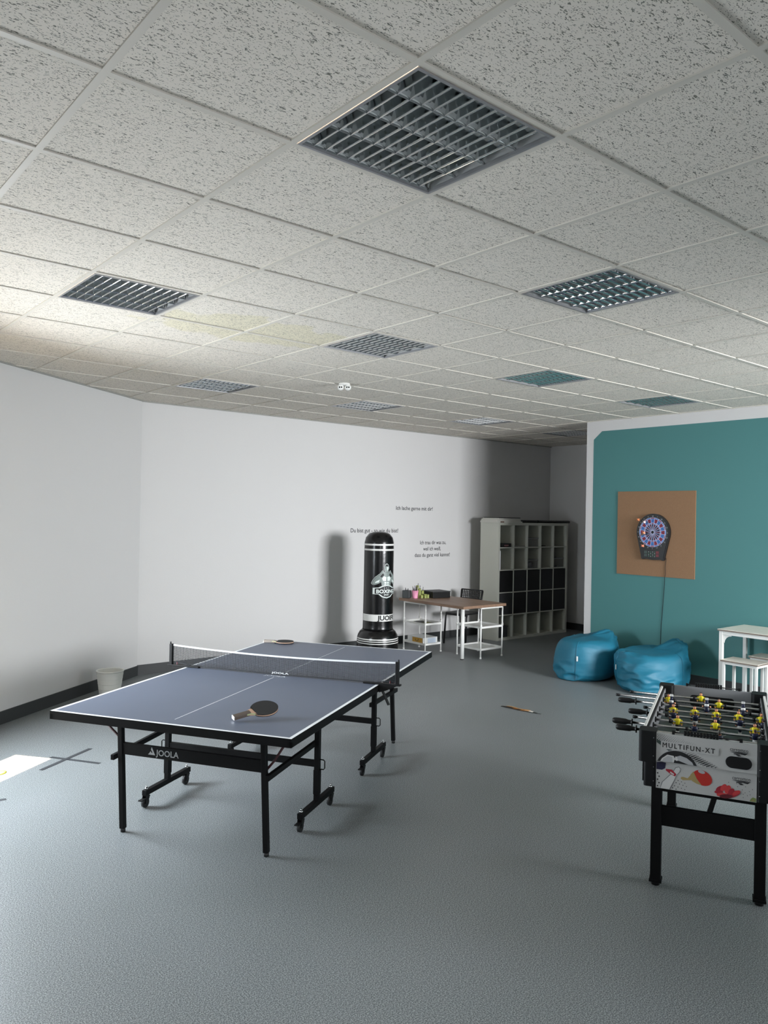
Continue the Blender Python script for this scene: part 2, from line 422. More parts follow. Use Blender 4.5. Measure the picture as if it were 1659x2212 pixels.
for k, (ij, r_) in enumerate(LIGHTS.items()):
    o = proto if k == 0 else copy_tree(proto)
    o.location = ((ij[0] + .5) * T, (ij[1] + .5) * T, H); o.rotation_euler = (0, 0, math.pi / 2 if r_ else 0)
    tag(o, LL[ij], 'ceiling light', 'square louvred ceiling lights')
# detector
dt = empty('motion_detector', (2.985, 4.30, H), 0, 'small white detector with dark eyes hanging from a ceiling tile', 'detector')
mb = MB(); mb.lathe([(.052, 0), (.055, -.012), (.03, -.02)], whitem, n=24); mb.build('base', dt)
for k, dx in enumerate((-.034, .034)):
    mb = MB(); mb.sphere((dx * .77, -dx * .64, -.038), .03, whitem, 14); o = mb.build('sensor_head', dt)
    mb = MB()
    for q in (-.35, .35):
        d = Vector((-.64, -.77, -.1)).normalized(); sdv = Vector((.77, -.64, 0)) * q
        p = Vector((dx * .77, -dx * .64, -.038)) + (d + sdv).normalized() * .027
        mb.sphere(p, .008, blackp, 8)
    mb.build('lens', o)

# ================================================================== PING PONG TABLE
TH = .717; TW = 1.472; TL = 2.725
tabm = mat('table_blue_top', '#5a6273', .42, vary=(6, .05))
rubm = mat('black_rubber', '#151516', .6)
tx, ty, tz = 1.509, 3.021, -1.0156
tt = empty('ping_pong_table', (tx, ty, 0), tz, 'blue folding table tennis table with white lines on black steel legs', 'table')
for s in (-1, 1):
    mb = MB(); y0, y1 = (-TL / 2, -.003) if s < 0 else (.003, TL / 2)
    e = .02
    xs = [-TW / 2, -TW / 2 + e, -.002, .002, TW / 2 - e, TW / 2]
    ys = [y0, y0 + (e if s < 0 else .0), y1 - (e if s > 0 else 0), y1]
    ys = sorted(set(ys)); cb = TH
    for a in range(5):
        for b in range(len(ys) - 1):
            ye = (ys[b] + ys[b + 1]) / 2
            white = a in (0, 4) or abs(ye) > TL / 2 - e
            # centre line stops short of the end line and of the net
            if a == 2 and not white: continue
            V = [mb.bm.verts.new(p) for p in ((xs[a], ys[b], cb), (xs[a + 1], ys[b], cb), (xs[a + 1], ys[b + 1], cb), (xs[a], ys[b + 1], cb))]
            f = mb.bm.faces.new(V); f.material_index = mb.mi(whitel if white else tabm)
    ya, yb = (-1.262, -.075) if s < 0 else (.12, 1.262)
    lo = y0 + (e if s < 0 else 0); hi = y1 - (e if s > 0 else 0)
    for (p, q, m_) in ((lo, ya, tabm), (ya, yb, whitel), (yb, hi, tabm)):
        V = [mb.bm.verts.new(v) for v in ((-.002, p, cb), (.002, p, cb), (.002, q, cb), (-.002, q, cb))]
        f = mb.bm.faces.new(V); f.material_index = mb.mi(m_)
    mb.box((-TW / 2, y0, TH - .016), (TW / 2, y1, TH - .0008), blackm)
    mb.build('tabletop', tt, rec=False)
    mb = MB(); z0, z1 = TH - .046, TH - .016; t = .022
    mb.box((-TW / 2, y0, z0), (TW / 2, y0 + t, z1), blackm); mb.box((-TW / 2, y1 - t, z0), (TW / 2, y1, z1), blackm)
    mb.box((-TW / 2, y0, z0), (-TW / 2 + t, y1, z1), blackm); mb.box((TW / 2 - t, y0, z0), (TW / 2, y1, z1), blackm)
    mb.build('apron', tt)
    # small wordmark beside the net
    if s < 0:
        mb = MB(); mb.text('JOOLA', .045, whitel, Matrix.Translation((-.085, -.05, TH + .0006)), xs=1.15); mb.build('lettering', tt, rec=False)
    Y = 1.12 * s
    for x in (-.455, .455):
        mb = MB(); mb.beam((x + .005, Y, TH - .04), (x + .035, Y, .02), .03, .03, blackm, up=(0, 1, 0), bev=.003); lg = mb.build('leg', tt)
        mb = MB(); mb.tube([(x + .035, Y, .022), (x + .036, Y, .0)], .014, rubm, 12); mb.build('foot', lg)
        # folding strut
        mb = MB(); k = 1 if x > 0 else -1
        mb.tube([(x + .015, Y + .02, .45), (x + .03 * k + .02, Y + .05 * s * -1, .50), (x + .17 * k, Y - .0 * s, TH - .05)], .007, mat('strut_dark_red', '#351a1d', .4), 8); mb.build('folding_strut', tt)
        # diagonal brace to the caster post
        mb = MB(); mb.beam((x + .035 * k + .01, Y + .03 * s, .425), (x + .05 * k, .50 * s, .445), .022, .03, blackm, bev=.002); mb.build('brace', tt)
        # sleeve bolt
    mb = MB(); mb.box((-.44, Y - .01, .445), (.47, Y + .01, .51), blackm); fas = mb.build('crossbar', tt)
    if s < 0:
        mb = MB(); Mt = frame((-.20, Y - .0106, .4625), (1, 0, 0), (0, 0, 1))
        mb.text('JOOLA', .047, greyl, Mt, xs=1.0, bold=.0006)
        tri = lambda P: mb.prism(P, 0, greyl, frame((-.255, Y - .0106, .4625), (1, 0, 0), (0, 0, 1)))
        tri([(.0, 0), (.047, 0), (.024, .044), (.019, .03), (.03, .012), (.022, .012), (.017, .02), (.008, .008)])
        mb.build('lettering', fas, rec=False)
    # caster frame
    for x in (-.525, .525):
        yc = .525 * s
        mb = MB(); mb.beam((x, yc, .09), (x, yc, TH - .04), .032, .032, blackm, up=(0, 1, 0), bev=.002)
        mb.beam((x, yc, .14), (x, yc, .29), .038, .038, blackm, up=(0, 1, 0), bev=.004); po = mb.build('caster_post', tt)
        mb = MB(); k = 1 if x > 0 else -1
        mb.tube([(x, yc, .35), (x + .04 * k, yc, .35), (x + .048 * k, yc, .342), (x + .048 * k, yc, .30), (x + .04 * k, yc, .292), (x, yc, .292)], .0035, blackm, 6); mb.build('lock_loop', tt)
        mb = MB(); mb.box((x - .016, yc - .25, .075), (x + .016, yc + .25, .107), blackm, bev=.002); ra = mb.build('caster_rail', tt)
        for q in (-1, 1):
            y = yc + .225 * q
            mb = MB(); mb.tube([(x, y, .105), (x, y, .118)], .011, chrome, 6); mb.tube([(x, y, .118), (x, y, .128)], .006, chrome, 8)
            mb.build('axle_nut', ra)
            mb = MB(); mb.tube([(x - .009, y - .012, .030), (x + .009, y - .012, .030)], .030, rubm, 20)
            mb.tube([(x - .011, y - .012, .030), (x + .011, y - .012, .030)], .010, mat('grey_hub', '#8d9092', .4), 12); wh = mb.build('caster_wheel', tt)
            mb = MB()
            for e_ in (-1, 1): mb.prism([(-.03, .03), (-.012, .018), (.016, .07), (-.022, .076)], .003, blackp, frame((x + e_ * .0135, y, 0), (0, 1, 0), (0, 0, 1)))
            mb.tube([(x, y, .062), (x, y, .078)], .018, blackp, 12)
            if q < 0: mb.box((x - .014, y - .066, .052), (x + .014, y - .018, .058), blackp)
            mb.build('caster_fork', tt)
    mb = MB(); mb.box((-.51, .525 * s - .012, .305), (.51, .525 * s + .012, .342), blackm); mb.build('crossbar', tt)

# net
net = empty('table_tennis_net', (tx, ty, 0), tz, 'black mesh net with white top tape, clamped across the blue table', 'net')
netm = mat('net_cord', '#26282c', .7)
mb = MB(); NX = .845; top = lambda x: .866 - .022 * (1 - (x / NX) ** 2); bot = lambda x: (.735 if abs(x) > TW / 2 else .7225) + (.006 * abs(x) / NX)
nx = 190
for k in range(nx + 1):
    x = -NX + 2 * NX * k / nx; mb.beam((x, 0, bot(x)), (x, 0, top(x)), .0019, .0019, netm, up=(0, 1, 0))
for j in range(16):
    P = []
    for k in range(25):
        x = -NX + 2 * NX * k / 24; P.append(Vector((x, 0, bot(x) + (top(x) - bot(x)) * j / 15)))
    for a, b in zip(P, P[1:]): mb.beam(a, b, .0019, .0019 if j else .006, netm)
nm = mb.build('net_mesh', net)
mb = MB(); 
for k in range(24):
    x = -NX + 2 * NX * k / 24; x2 = -NX + 2 * NX * (k + 1) / 24
    mb.beam((x, 0, top(x) + .002), (x2, 0, top(x2) + .002), .004, .011, whitel)
mb.build('net_tape', net)
mb = MB(); mb.text('JOOLA', .016, whitel, frame((-.05, -.003, .7275), (1, 0, 0), (0, 0, 1)), xs=2.6, bold=.0003); mb.build('lettering', nm, rec=False)
for s in (-1, 1):
    mb = MB(); mb.box((s * .86 - .012, -.012, .722), (s * .86 + .012, .012, .876), blackp, bev=.003)
    mb.tube([(s * .868, 0, .87), (s * .868, 0, .89)], .005, blackp, 8); mb.build('net_post', net)
    mb = MB(); a = sorted((s * (TW / 2 - .11), s * .885))
    mb.box((a[0], -.016, TH + .0006), (a[1], .016, TH + .012), blackp, bev=.002)
    p = [(s * (TW / 2 + .003), TH + .001), (s * .80, TH + .001), (s * .86, TH - .0), (s * (TW / 2 + .05), TH - .035), (s * (TW / 2 + .003), TH - .05)]
    mb.prism(p, .03, blackp, frame((0, .015, 0), (1, 0, 0), (0, 0, 1)))
    mb.build('net_clamp', net)
    mb = MB(); mb.beam((s * (TW / 2 + .02), 0, TH - .035), (s * (TW / 2 + .075), -.02, TH - .125), .018, .008, blackp); mb.tube([(s * (TW / 2 + .075), 0, TH - .02), (s * (TW / 2 + .075), 0, TH + .03)], .004, mat('dark_red_screw', '#5a1c24', .4), 8)
    mb.build('clamp_lever', net)

# paddles
wood = mat('pale_plywood', '#c9a58c', .5); woodg = mat('handle_grip_brown', '#5b5048', .6); wed = mat('green_white_inlay', '#b9c79a', .5)
def paddle(lx, ly, ang, label, tilt, grip=None, roll=0):
    woodg = grip or mat('handle_grip_brown', '#5b5048', .6)
    c, s_ = math.cos(tz), math.sin(tz)
    root = empty('table_tennis_paddle', (tx + c * lx - s_ * ly, ty + s_ * lx + c * ly, TH), tz + ang, label, 'paddle', 'black table tennis paddles')
    root.rotation_euler = (roll, -tilt, tz + ang); root.location.z += math.sin(tilt) * .187 + (.006 if tilt else 0)
    z = .009
    out = [(.077 * math.cos(t) , .073 * math.sin(t)) for t in [R(155 - i * 310 / 36) for i in range(37)]]
    mb = MB(); mb.prism([(-.112, .014), (-.085, .028), (-.07, .033)] + out + [(-.07, -.033), (-.085, -.028), (-.112, -.014)], .006, wood, Matrix.Translation((0, 0, z)))
    mb.build('blade', root)
    for zz in (z - .004, z + .006):
        mb = MB(); mb.prism(out + [(-.06, -.048), (-.06, .048)], .004, rubm if zz < z else mat('paddle_rubber_black', '#1b1b1c', .7), Matrix.Translation((0, 0, zz))); mb.build('rubber_sheet', root)
    mb = MB(); mb.box((-.185, -.015, z - .009), (-.085, .015, z + .0145), woodg, bev=.005); hd = mb.build('handle', root)
    mb = MB(); mb.box((-.187, -.0145, z - .008), (-.183, .0145, z + .0135), mat('white_end_cap', '#eceae6', .4), bev=.001); mb.build('handle_end', hd)
    mb = MB(); mb.prism([(-.11, -.0155), (-.07, -.034), (-.066, -.03), (-.09, -.012)], .0075, wed, Matrix.Translation((0, 0, z + .0005))); mb.build('handle_inlay', hd)
    return root
paddle(.412, -1.022, R(53), 'black table tennis paddle with brown handle near the front edge of the table', R(8), None, R(15))
paddle(-.545, 1.235, R(0) + .18, 'black table tennis paddle with pale handle in the far left corner of the table', 0, mat('handle_grip_pale', '#a49a90', .5))

# ================================================================== PUNCHING BAG
bagm = mat('glossy_black_vinyl', '#0b0b0c', .22, bump=(14, .12)); bagw = mat('white_vinyl_print', '#dcdcd8', .3)
bx, by = 4.85, 6.0
bag = empty('punching_bag', (bx, by, 0), 0, 'tall black free-standing inflatable boxing bag with white bands against the white wall', 'punching bag')
prof = [(.20, 0), (.245, .03), (.262, .10), (.262, .22), (.258, .30), (.25, .34), (.225, .385), (.195, .41), (.190, .43), (.189, .60), (.186, 1.0), (.186, 1.42), (.184, 1.50), (.17, 1.56), (.13, 1.61), (.07, 1.632), (.001, 1.637)]
LEAN = Matrix.Shear('XY', 4, (-.012, 0))
def rz(z):
    for (r0, z0), (r1, z1) in zip(prof, prof[1:]):
        if z0 <= z <= z1: return r0 + (r1 - r0) * (z - z0) / (z1 - z0)
    return .1
lower = [p for p in prof if p[1] <= .41]; upper = [p for p in prof if p[1] >= .41]
mb = MB(); mb.lathe(lower, bagm, n=48)
mb.build('bag_base', bag)
mb = MB(); up2 = []
for p, q in zip(upper, upper[1:]):
    nn = max(1, int((q[1] - p[1]) / .05))
    for k in range(nn): up2.append((p[0] + (q[0] - p[0]) * k / nn, p[1] + (q[1] - p[1]) * k / nn))
up2.append(upper[-1]); mb.lathe(up2, bagm, n=48); mb.build('bag_column', bag)
def band(z0, z1, mt, nm='white_band', off=.0015):
    mb = MB(); mb.lathe([(rz(z0) + off, z0), (rz((z0 + z1) / 2) + off, (z0 + z1) / 2), (rz(z1) + off, z1)], mt, n=48, closed=True); return mb.build(nm, bag)
for z0, z1 in ((1.463, 1.485), (1.40, 1.422), (.30, .313), (.276, .287), (.25, .26)): band(z0, z1, bagw)
lb = band(.525, .61, bagw)
TH0 = R(50.45 + 180)                 # side of the bag that faces the camera
def wrap(b2, z_at, off, m_, mbo, cuts=.02):
    xs_ = [v.co.x for v in b2.verts]
    x = min(xs_) + cuts
    while x < max(xs_):
        bmesh.ops.bisect_plane(b2, geom=list(b2.verts) + list(b2.edges) + list(b2.faces), plane_co=(x, 0, 0), plane_no=(1, 0, 0)); x += cuts
    for v in b2.verts:
        z = z_at + v.co.y; r = rz(z) + off; th = TH0 + v.co.x / .186
        v.co = Vector((r * math.cos(th), r * math.sin(th), z))
    mbo.merge(b2, m_)
mb = MB(); wrap(text_bm('JUOIFE', .080, 1.08, bold=.0030), .541, .003, inkm, mb); mb.build('lettering', lb, rec=False)
# boxer emblem: points given as (arc metres from the camera-facing line, height)
gm = mat('emblem_grey', '#7f8a86', .4); gl = mat('emblem_light', '#d8e0dc', .4)
def poly_wrap(P, off, m_, mbo):
    b2 = bmesh.new(); V = [b2.verts.new((p[0], p[1], 0)) for p in P]
    for t in tessellate_polygon([[Vector((p[0], p[1], 0)) for p in P]]):
        try: b2.faces.new([V[i] for i in t])
        except ValueError: pass
    wrap(b2, 0, off, m_, mbo)
cx = .105
def mir(P): return P + [(2 * cx - x, y) for x, y in P[::-1]]
def grow(P, c, k): return [(c[0] + (x - c[0]) * k, c[1] + (y - c[1]) * k) for x, y in P]
mb = MB()
torso = mir([(cx, 1.135), (cx - .03, 1.13), (cx - .055, 1.15), (cx - .075, 1.12), (cx - .10, 1.10), (cx - .135, 1.075), (cx - .165, 1.04), (cx - .185, 1.00), (cx - .17, .985), (cx - .13, .985), (cx - .10, .995), (cx - .07, 1.02), (cx - .06, .985), (cx - .05, .93), (cx, .93)])
poly_wrap(grow(torso, (cx, 1.04), 1.08), .002, gl, mb)
poly_wrap(grow(torso, (cx, 1.04), 1.045), .0028, inkm, mb)
poly_wrap(torso, .0036, gm, mb)
for k in (-1, 1):
    f_ = lambda P: [(cx + (x) * k, y) for x, y in P]
    poly_wrap(f_([(.005, 1.075), (.04, 1.085), (.062, 1.06), (.05, 1.03), (.01, 1.025)]), .0044, gl, mb)        # chest
    poly_wrap(f_([(.075, 1.10), (.05, 1.125), (.035, 1.10), (.065, 1.07), (.085, 1.08)]), .0044, inkm, mb)       # glove shade
    for q in range(3): poly_wrap(f_([(.004, 1.015 - q * .027), (.032, 1.015 - q * .027), (.030, .995 - q * .027), (.004, .995 - q * .027)]), .0044, gl, mb)
    poly_wrap(f_([(.09, 1.045), (.14, 1.02), (.15, 1.0), (.10, 1.01)]), .0044, gl, mb)
head = [(cx + .03 * math.cos(R(a)) * (.9 if a > 180 else 1), 1.185 + .05 * math.sin(R(a))) for a in range(0, 360, 20)]
poly_wrap(grow(head, (cx, 1.185), 1.13), .002, gl, mb); poly_wrap(head, .0036, inkm, mb)
poly_wrap([(cx - .022, 1.207), (cx + .026, 1.21), (cx + .029, 1.168), (cx + .012, 1.138), (cx - .014, 1.136), (cx - .026, 1.17)], .0044, gm, mb)
poly_wrap([(cx - .002, 1.2), (cx + .02, 1.2), (cx + .02, 1.175), (cx + .006, 1.15), (cx, 1.17)], .005, gl, mb)
shield = mir([(cx, .975), (cx - .06, .965), (cx - .10, .945), (cx - .17, .94), (cx - .17, .865), (cx - .10, .862), (cx - .06, .83), (cx, .815)])
poly_wrap(grow(shield, (cx, .895), 1.06), .005, gm, mb); poly_wrap(grow(shield, (cx, .895), 1.0), .0058, gl, mb); poly_wrap(grow(shield, (cx, .895), .88), .0066, inkm, mb)
wrap(text_bm('BOXING', .062, .95, align='CENTER', bold=.002), 0, 0, gl, MB()) if False else None
b2 = text_bm('BOXING', .062, 1.12, align='CENTER', bold=.002)
for v in b2.verts: v.co.x += cx; v.co.y += .878
wrap(b2, 0, .0074, gl, mb)
b2 = text_bm('SPORT', .024, 1.0, align='CENTER', bold=.0006)
for v in b2.verts: v.co.x += cx; v.co.y += .848
wrap(b2, 0, .0074, gl, mb)
for q in (-1, 0, 1): poly_wrap([(cx + q * .03 + .006 * math.cos(R(a)), .94 + .006 * math.sin(R(a))) for a in range(0, 360, 60)], .0074, gl, mb)
mb.build('boxer_emblem', bag, rec=False)

# ================================================================== WASTE BIN
binm = mat('white_bin_plastic', '#deded8', .35)
bn = empty('waste_bin', (1.45, 5.98, 0), 0, 'white round plastic waste bin against the slanted left wall', 'bin')
mb = MB(); mb.lathe([(.092, 0), (.128, .27), (.128, .272)], binm, n=40); 
for f in [f for f in mb.bm.faces if len(f.verts) == 40 and f.calc_center_median().z > .2]: mb.bm.faces.remove(f)
for z in (.10, .15, .20, .235): mb.lathe([(.092 + .036 * z / .27 + .0003, z - .002), (.092 + .036 * z / .27 + .0018, z), (.092 + .036 * (z + .002) / .27 + .0003, z + .002)], binm, n=40, closed=True)
mb.lathe([(.120, .268), (.088, .004), (.001, .004)], binm, n=40, closed=True)
mb.build('bin_body', bn, rec=False)
mb = MB(); mb.lathe([(.118, .268), (.122, .276), (.131, .276), (.133, .268), (.128, .264), (.118, .268)], binm, n=40, closed=True); mb.build('rim', bn)

# ================================================================== FLOOR MARKS
tapem = mat('black_floor_tape', '#33363a', .6); 
def strip(name, a, b, w_, z, m_, label, cat, group=None):
    mb = MB(); mb.beam((a[0], a[1], z), (b[0], b[1], z), w_, .0012, m_); return tag(mb.build(name), label, cat, group)
strip('floor_tape', (.735, 4.46), (.285, 4.16), .032, .0016, tapem, 'dark floor tape, the arm of the X running towards the table leg', 'tape', 'floor tape marks')
strip('floor_tape', (.43, 4.42), (.665, 4.065), .032, .0007, tapem, 'dark floor tape, the arm of the X that starts in the sun patch', 'tape', 'floor tape marks')
strip('floor_tape', (-.30, 3.745), (-.052, 3.715), .032, .0007, tapem, 'short end of dark floor tape at the left edge of view', 'tape', 'floor tape marks')
mb = MB(); mb.lathe([(.030, .002), (.045, .004), (.060, .002), (.045, .0012), (.030, .002)], mat('yellow_green_rubber', '#c9d62e', .5), n=32, closed=True)
o = mb.build('throwing_ring'); o.location = (.03, 4.275, .0); tag(o, 'yellow-green ring lying in the sun patch at the left edge', 'ring')
# broken strip of coloured edging
mb = MB(); a = Vector((4.37, 3.50, 0)); b = Vector((4.44, 3.07, 0)); cols = ['#34302c', '#2a1c12', '#3a2412', '#7c4f26', '#3a2412', '#a8713a', '#c99a6a', '#e6e2da', '#26302e', '#6c706e']
for k in range(10):
    z = lambda t: .004 + .006 * math.sin(t * 7) ** 2
    p = a.lerp(b, k / 10); q = a.lerp(b, (k + 1) / 10)
    m1 = mat('edging_strip_%s' % cols[k][1:], cols[k], .5)
    mb.beam(p + Vector((0, 0, z(k / 10))), q + Vector((0, 0, z((k + 1) / 10))), .045 - .03 * abs(k - 4) / 6, .003, m1)
    mb.beam(p + Vector((.02, 0, z(k / 10) + .003)), q + Vector((.02, 0, z((k + 1) / 10) + .003)), .012, .002, mat('edging_tan', '#c59b68', .5)) if 0 < k < 7 else None
tag(mb.build('edging_strip'), 'loose tan and dark brown strip lying on the open floor', 'strip')

# ================================================================== BEAN BAGS
beanm = mat('blue_bean_bag_fabric', '#176a83', .55, bump=(300, .1), vary=(3, .08))
def bean(name, c, rx, ry, h, rz_, peak, label, tagpos, seed, top=.0):
    """tapered bean bag: round body, sagging top and a collapsed neck towards `peak` (angle, reach, height)"""
    root = empty(name, (c[0], c[1], 0), rz_, label, 'bean bag', 'blue bean bags')
    mb = MB(); b = mb.bm; nu, nv = 72, 44; rings = []
    pa, pr, ph = peak
    pd = Vector((math.cos(pa), math.sin(pa), 0))
    def surf(u, v):
        # v 0 bottom centre .. 1 top
        t = v * math.pi
        zz = (1 - math.cos(t)) / 2
        e = .20
        rr = abs(math.sin(t)) ** e
        rr *= 1.0 + .06 * math.sin(3 * u + seed) * (1 - zz) + .04 * math.sin(5 * u + seed * 2) * zz
        rr *= (1.03 - .10 * zz)
        x = rx * rr * math.cos(u); y = ry * rr * math.sin(u); z = h * zz ** .9
        # dished top
        z -= top * max(0, 1 - (rr / .8) ** 2) * (zz > .5)
        # neck raised towards peak
        q = Vector((x, y, 0)) - pd * pr; g = math.exp(-(q.length / .17) ** 2) * max(0, (zz - .35) / .65)
        gq = math.exp(-(q.length / .24) ** 2) * max(0, (zz - .5) / .5); z += ph * g + gq * .014 * math.sin(9 * math.atan2(q.y, q.x) + seed) * min(1, q.length / .08); x -= q.x * .30 * g; y -= q.y * .3 * g
        p = Vector((x, y, z))
        # folds: bands of ridged noise gathered near side seams and neck
        s1 = noise.noise(Vector((p.x * 5 + seed, p.y * 5, p.z * 13))); s2 = noise.noise(Vector((p.x * 11, p.y * 11 + seed, p.z * 24)))
        s3 = noise.noise(Vector((p.x * 2.1 + seed, p.y * 2.1, p.z * 2)))
        amt = .040 * (1 - abs(s1)) ** 5 + .020 * (1 - abs(s2)) ** 4 * (1 + 2 * g)
        gate = max(.1, min(1.2, .35 + 2.2 * s3 + 1.2 * g + .5 * max(0, zz - .6)))
        n = Vector((math.cos(u) * rr, math.sin(u) * rr, (zz - .5) * 1.6)).normalized()
        p += n * (amt * gate + .02 * s3)
        p.z = max(0.0, p.z)
        return p
    for j in range(nv + 1):
        v = j / nv
        rings.append([b.verts.new(surf(2 * math.pi * k / nu, min(max(v, .002), .998))) for k in range(nu)])
    for A, B in zip(rings, rings[1:]):
        for k in range(nu):
            f = b.faces.new((A[k], A[(k + 1) % nu], B[(k + 1) % nu], B[k])); f.smooth = True
    b.faces.new(rings[0][::-1]); b.faces.new(rings[-1]); mb.mi(beanm)
    o = mb.build('bag_body', root); smooth(o, 1)
    # seams (piping) from base to top
    for k, ua in enumerate((tagpos, tagpos + 2.1, tagpos + 4.2)):
        mb = MB(); pts = [surf(ua, .18 + .74 * i / 30) * 1.004 for i in range(31)]
        mb.tube(pts, .0035, beanm, 6); mb.build('seam', root)
    # care tag, side handle
    p = surf(tagpos + .05, .52); n = Vector((math.cos(tagpos), math.sin(tagpos), 0))
    t_ = n.cross(Vector((0, 0, 1))).normalized()
    mb = MB(); M = frame(p + n * .012 - t_ * .009, t_, Vector((0, 0, 1)))
    mb.box((0, -.02, -.001), (.018, .035, .001), mat('white_tag', '#e4e6e4', .5), M); mb.build('side_tag', root)
    # gathered neck flap
    mb = MB(); P = surf(pa, .86)
    base = Vector((pd.x * pr, pd.y * pr, surf(pa, .80).z))
    side = pd.cross(Vector((0, 0, 1)))
    for q in range(1):
        hull = [(-.15, -.07), (-.13, .03), (-.06, .075), (.02, .085), (.10, .05), (.16, -.01), (.17, -.09)]
        V0 = [base + side * a_ * 1.0 + Vector((0, 0, b_)) + pd * (.02 * math.sin(a_ * 40)) for a_, b_ in hull]
        V1 = [v + pd * (.05 - .02 * math.cos(i * 2)) - Vector((0, 0, .03)) for i, v in enumerate(V0)]
        vv0 = [mb.bm.verts.new(v) for v in V0]; vv1 = [mb.bm.verts.new(v) for v in V1]
        mb.mi(beanm)
        for i in range(len(hull) - 1): mb.bm.faces.new((vv0[i], vv0[i + 1], vv1[i + 1], vv1[i]))
        mb.bm.faces.new(vv0); mb.bm.faces.new(vv1[::-1]); mb.bm.faces.new((vv0[0], vv1[0], vv1[-1], vv0[-1]))
    o = mb.build('neck_flap', root); smooth(o, 2)
    return root
# angles: 0 = +x (towards the teal wall)
bean('bean_bag', (6.31, 3.885), .43, .345, .455, 0, (R(-20), .22, .045), 'blue bean bag on the left, below the end of the teal wall', R(200), 1.3)
bean('bean_bag', (6.38, 3.115), .44, .39, .41, 0, (R(-35), .28, .12), 'blue bean bag on the right with a raised gathered peak, behind the football table handles', R(150), 4.1, .02)

# ================================================================== DESK
def wood_mat(name, c1, c2, sc=(1, 14, 14), rough=.45):
    if name in MATS: return MATS[name]
    M = bpy.data.materials.new(name); M.use_nodes = True; nt = M.node_tree; b = nt.nodes['Principled BSDF']
    tc = nt.nodes.new('ShaderNodeTexCoord'); mp = nt.nodes.new('ShaderNodeMapping'); mp.inputs['Scale'].default_value = sc
    n = nt.nodes.new('ShaderNodeTexNoise'); n.inputs['Scale'].default_value = 3; n.inputs['Detail'].default_value = 5
    cr = nt.nodes.new('ShaderNodeValToRGB'); e = cr.color_ramp.elements; e[0].position = .3; e[0].color = lin(c1); e[1].position = .7; e[1].color = lin(c2)
    nt.links.new(tc.outputs['Object'], mp.inputs[0]); nt.links.new(mp.outputs[0], n.inputs['Vector']); nt.links.new(n.outputs['Fac'], cr.inputs[0]); nt.links.new(cr.outputs[0], b.inputs['Base Color'])
    b.inputs['Roughness'].default_value = rough; MATS[name] = M; return M
deskw = wood_mat('brown_wood_top', '#7d6350', '#957863', (14, 1.5, 14))
DX0, DX1, DY0, DY1, DZ = 5.715, 6.525, 5.345, 6.60, .70
dk = empty('desk', ((DX0 + DX1) / 2, (DY0 + DY1) / 2, 0), 0, 'desk with brown wooden top on white metal shelf trestles and one round leg', 'desk')
off = -Vector(dk.location)
Md = Matrix.Translation(off)
mb = MB(); mb.box((DX0, DY0, DZ - .035), (DX1, DY1, DZ), deskw, Md, bev=.002); mb.build('desk_top', dk)
mb = MB(); mb.tube([Vector((5.832, 5.472, .012)) + off, Vector((5.832, 5.472, DZ - .035)) + off], .025, whitem, 20)
lg = mb.build('round_leg', dk)
mb = MB(); mb.tube([Vector((5.832, 5.472, 0)) + off, Vector((5.832, 5.472, .012)) + off], .022, rubm, 16); mb.build('foot', lg)
def trestle(x0, x1, y0, y1, zs, par, off):
    for (x, y) in ((x0, y0), (x1, y0), (x1, y1), (x0, y1)):
        mb = MB(); mb.tube([Vector((x, y, 0)) + off, Vector((x, y, DZ - .036)) + off], .0105, whitem, 12)
        mb.tube([Vector((x, y, .0)) + off, Vector((x, y, .02)) + off], .014, whitem, 12)
        mb.tube([Vector((x, y, .40)) + off, Vector((x, y, .44)) + off], .015, whitem, 12); mb.build('trestle_post', par)
    for z in zs:
        mb = MB(); mb.box((x0, y0, z - .022), (x1, y1, z - .018), whitem, Matrix.Translation(off))
        for a, b in (((x0, y0), (x1, y0)), ((x1, y0), (x1, y1)), ((x1, y1), (x0, y1)), ((x0, y1), (x0, y0))):
            mb.beam(Vector((a[0], a[1], z - .012)) + off, Vector((b[0], b[1], z - .012)) + off, .012, .026, whitem)
        mb.build('trestle_shelf', par)
    mb = MB()
    for a, b in (((x0, y0), (x1, y0)), ((x1, y1), (x0, y1)), ((x0, y1), (x0, y0)), ((x1, y0), (x1, y1))):
        mb.beam(Vector((a[0], a[1], DZ - .046)) + off, Vector((b[0], b[1], DZ - .046)) + off, .008, .018, whitem)
    mb.build('trestle_rail', par)
trestle(5.735, 6.025, 6.07, 6.50, (.40, .13), dk, off)
trestle(6.07, 6.48, 5.372, 5.80, (.415, .13), dk, off)

# things on and in the desk
mb = MB(); mb.box((-.13, -.16, 0), (.13, .16, .085), mat('game_box_white', '#d5d7d6', .4), bev=.002)
mb.box((-.131, -.14, .008), (-.1295, .06, .078), mat('game_box_yellow', '#c99a3a', .4)); mb.box((-.05, -.1615, .01), (.1, -.16, .075), mat('game_box_pale_blue', '#b9c4d2', .4))
mb.tube([(-.1318, -.03 + .03 * math.cos(R(a)), .06 + .03 * math.sin(R(a))) for a in range(180, 361, 20)], .003, mat('game_box_green', '#2f4a3a', .4), 6)
o = mb.build('game_box'); o.location = (5.885, 6.285, .1125); tag(o, 'flat white and yellow cardboard box on the bottom shelf under the desk', 'box')
mb = MB(); mb.box((-.09, -.13, 0), (.09, .13, .006), mat('dark_folder', '#2c2d30', .5)); mb.box((-.05, -.10, .0062), (.05, -.02, .010), mat('olive_card', '#8b8a5e', .5))
o = mb.build('folder'); o.location = (5.88, 6.26, .3825); tag(o, 'dark folder lying on the middle shelf under the desk', 'folder')
z0 = DZ + .0005
pb = empty('pen_box', (5.80, 6.53, z0), .35, 'dark grey square pen box on the far left corner of the desk', 'pen box')
gbm = mat('dark_grey_card', '#45494a', .6)
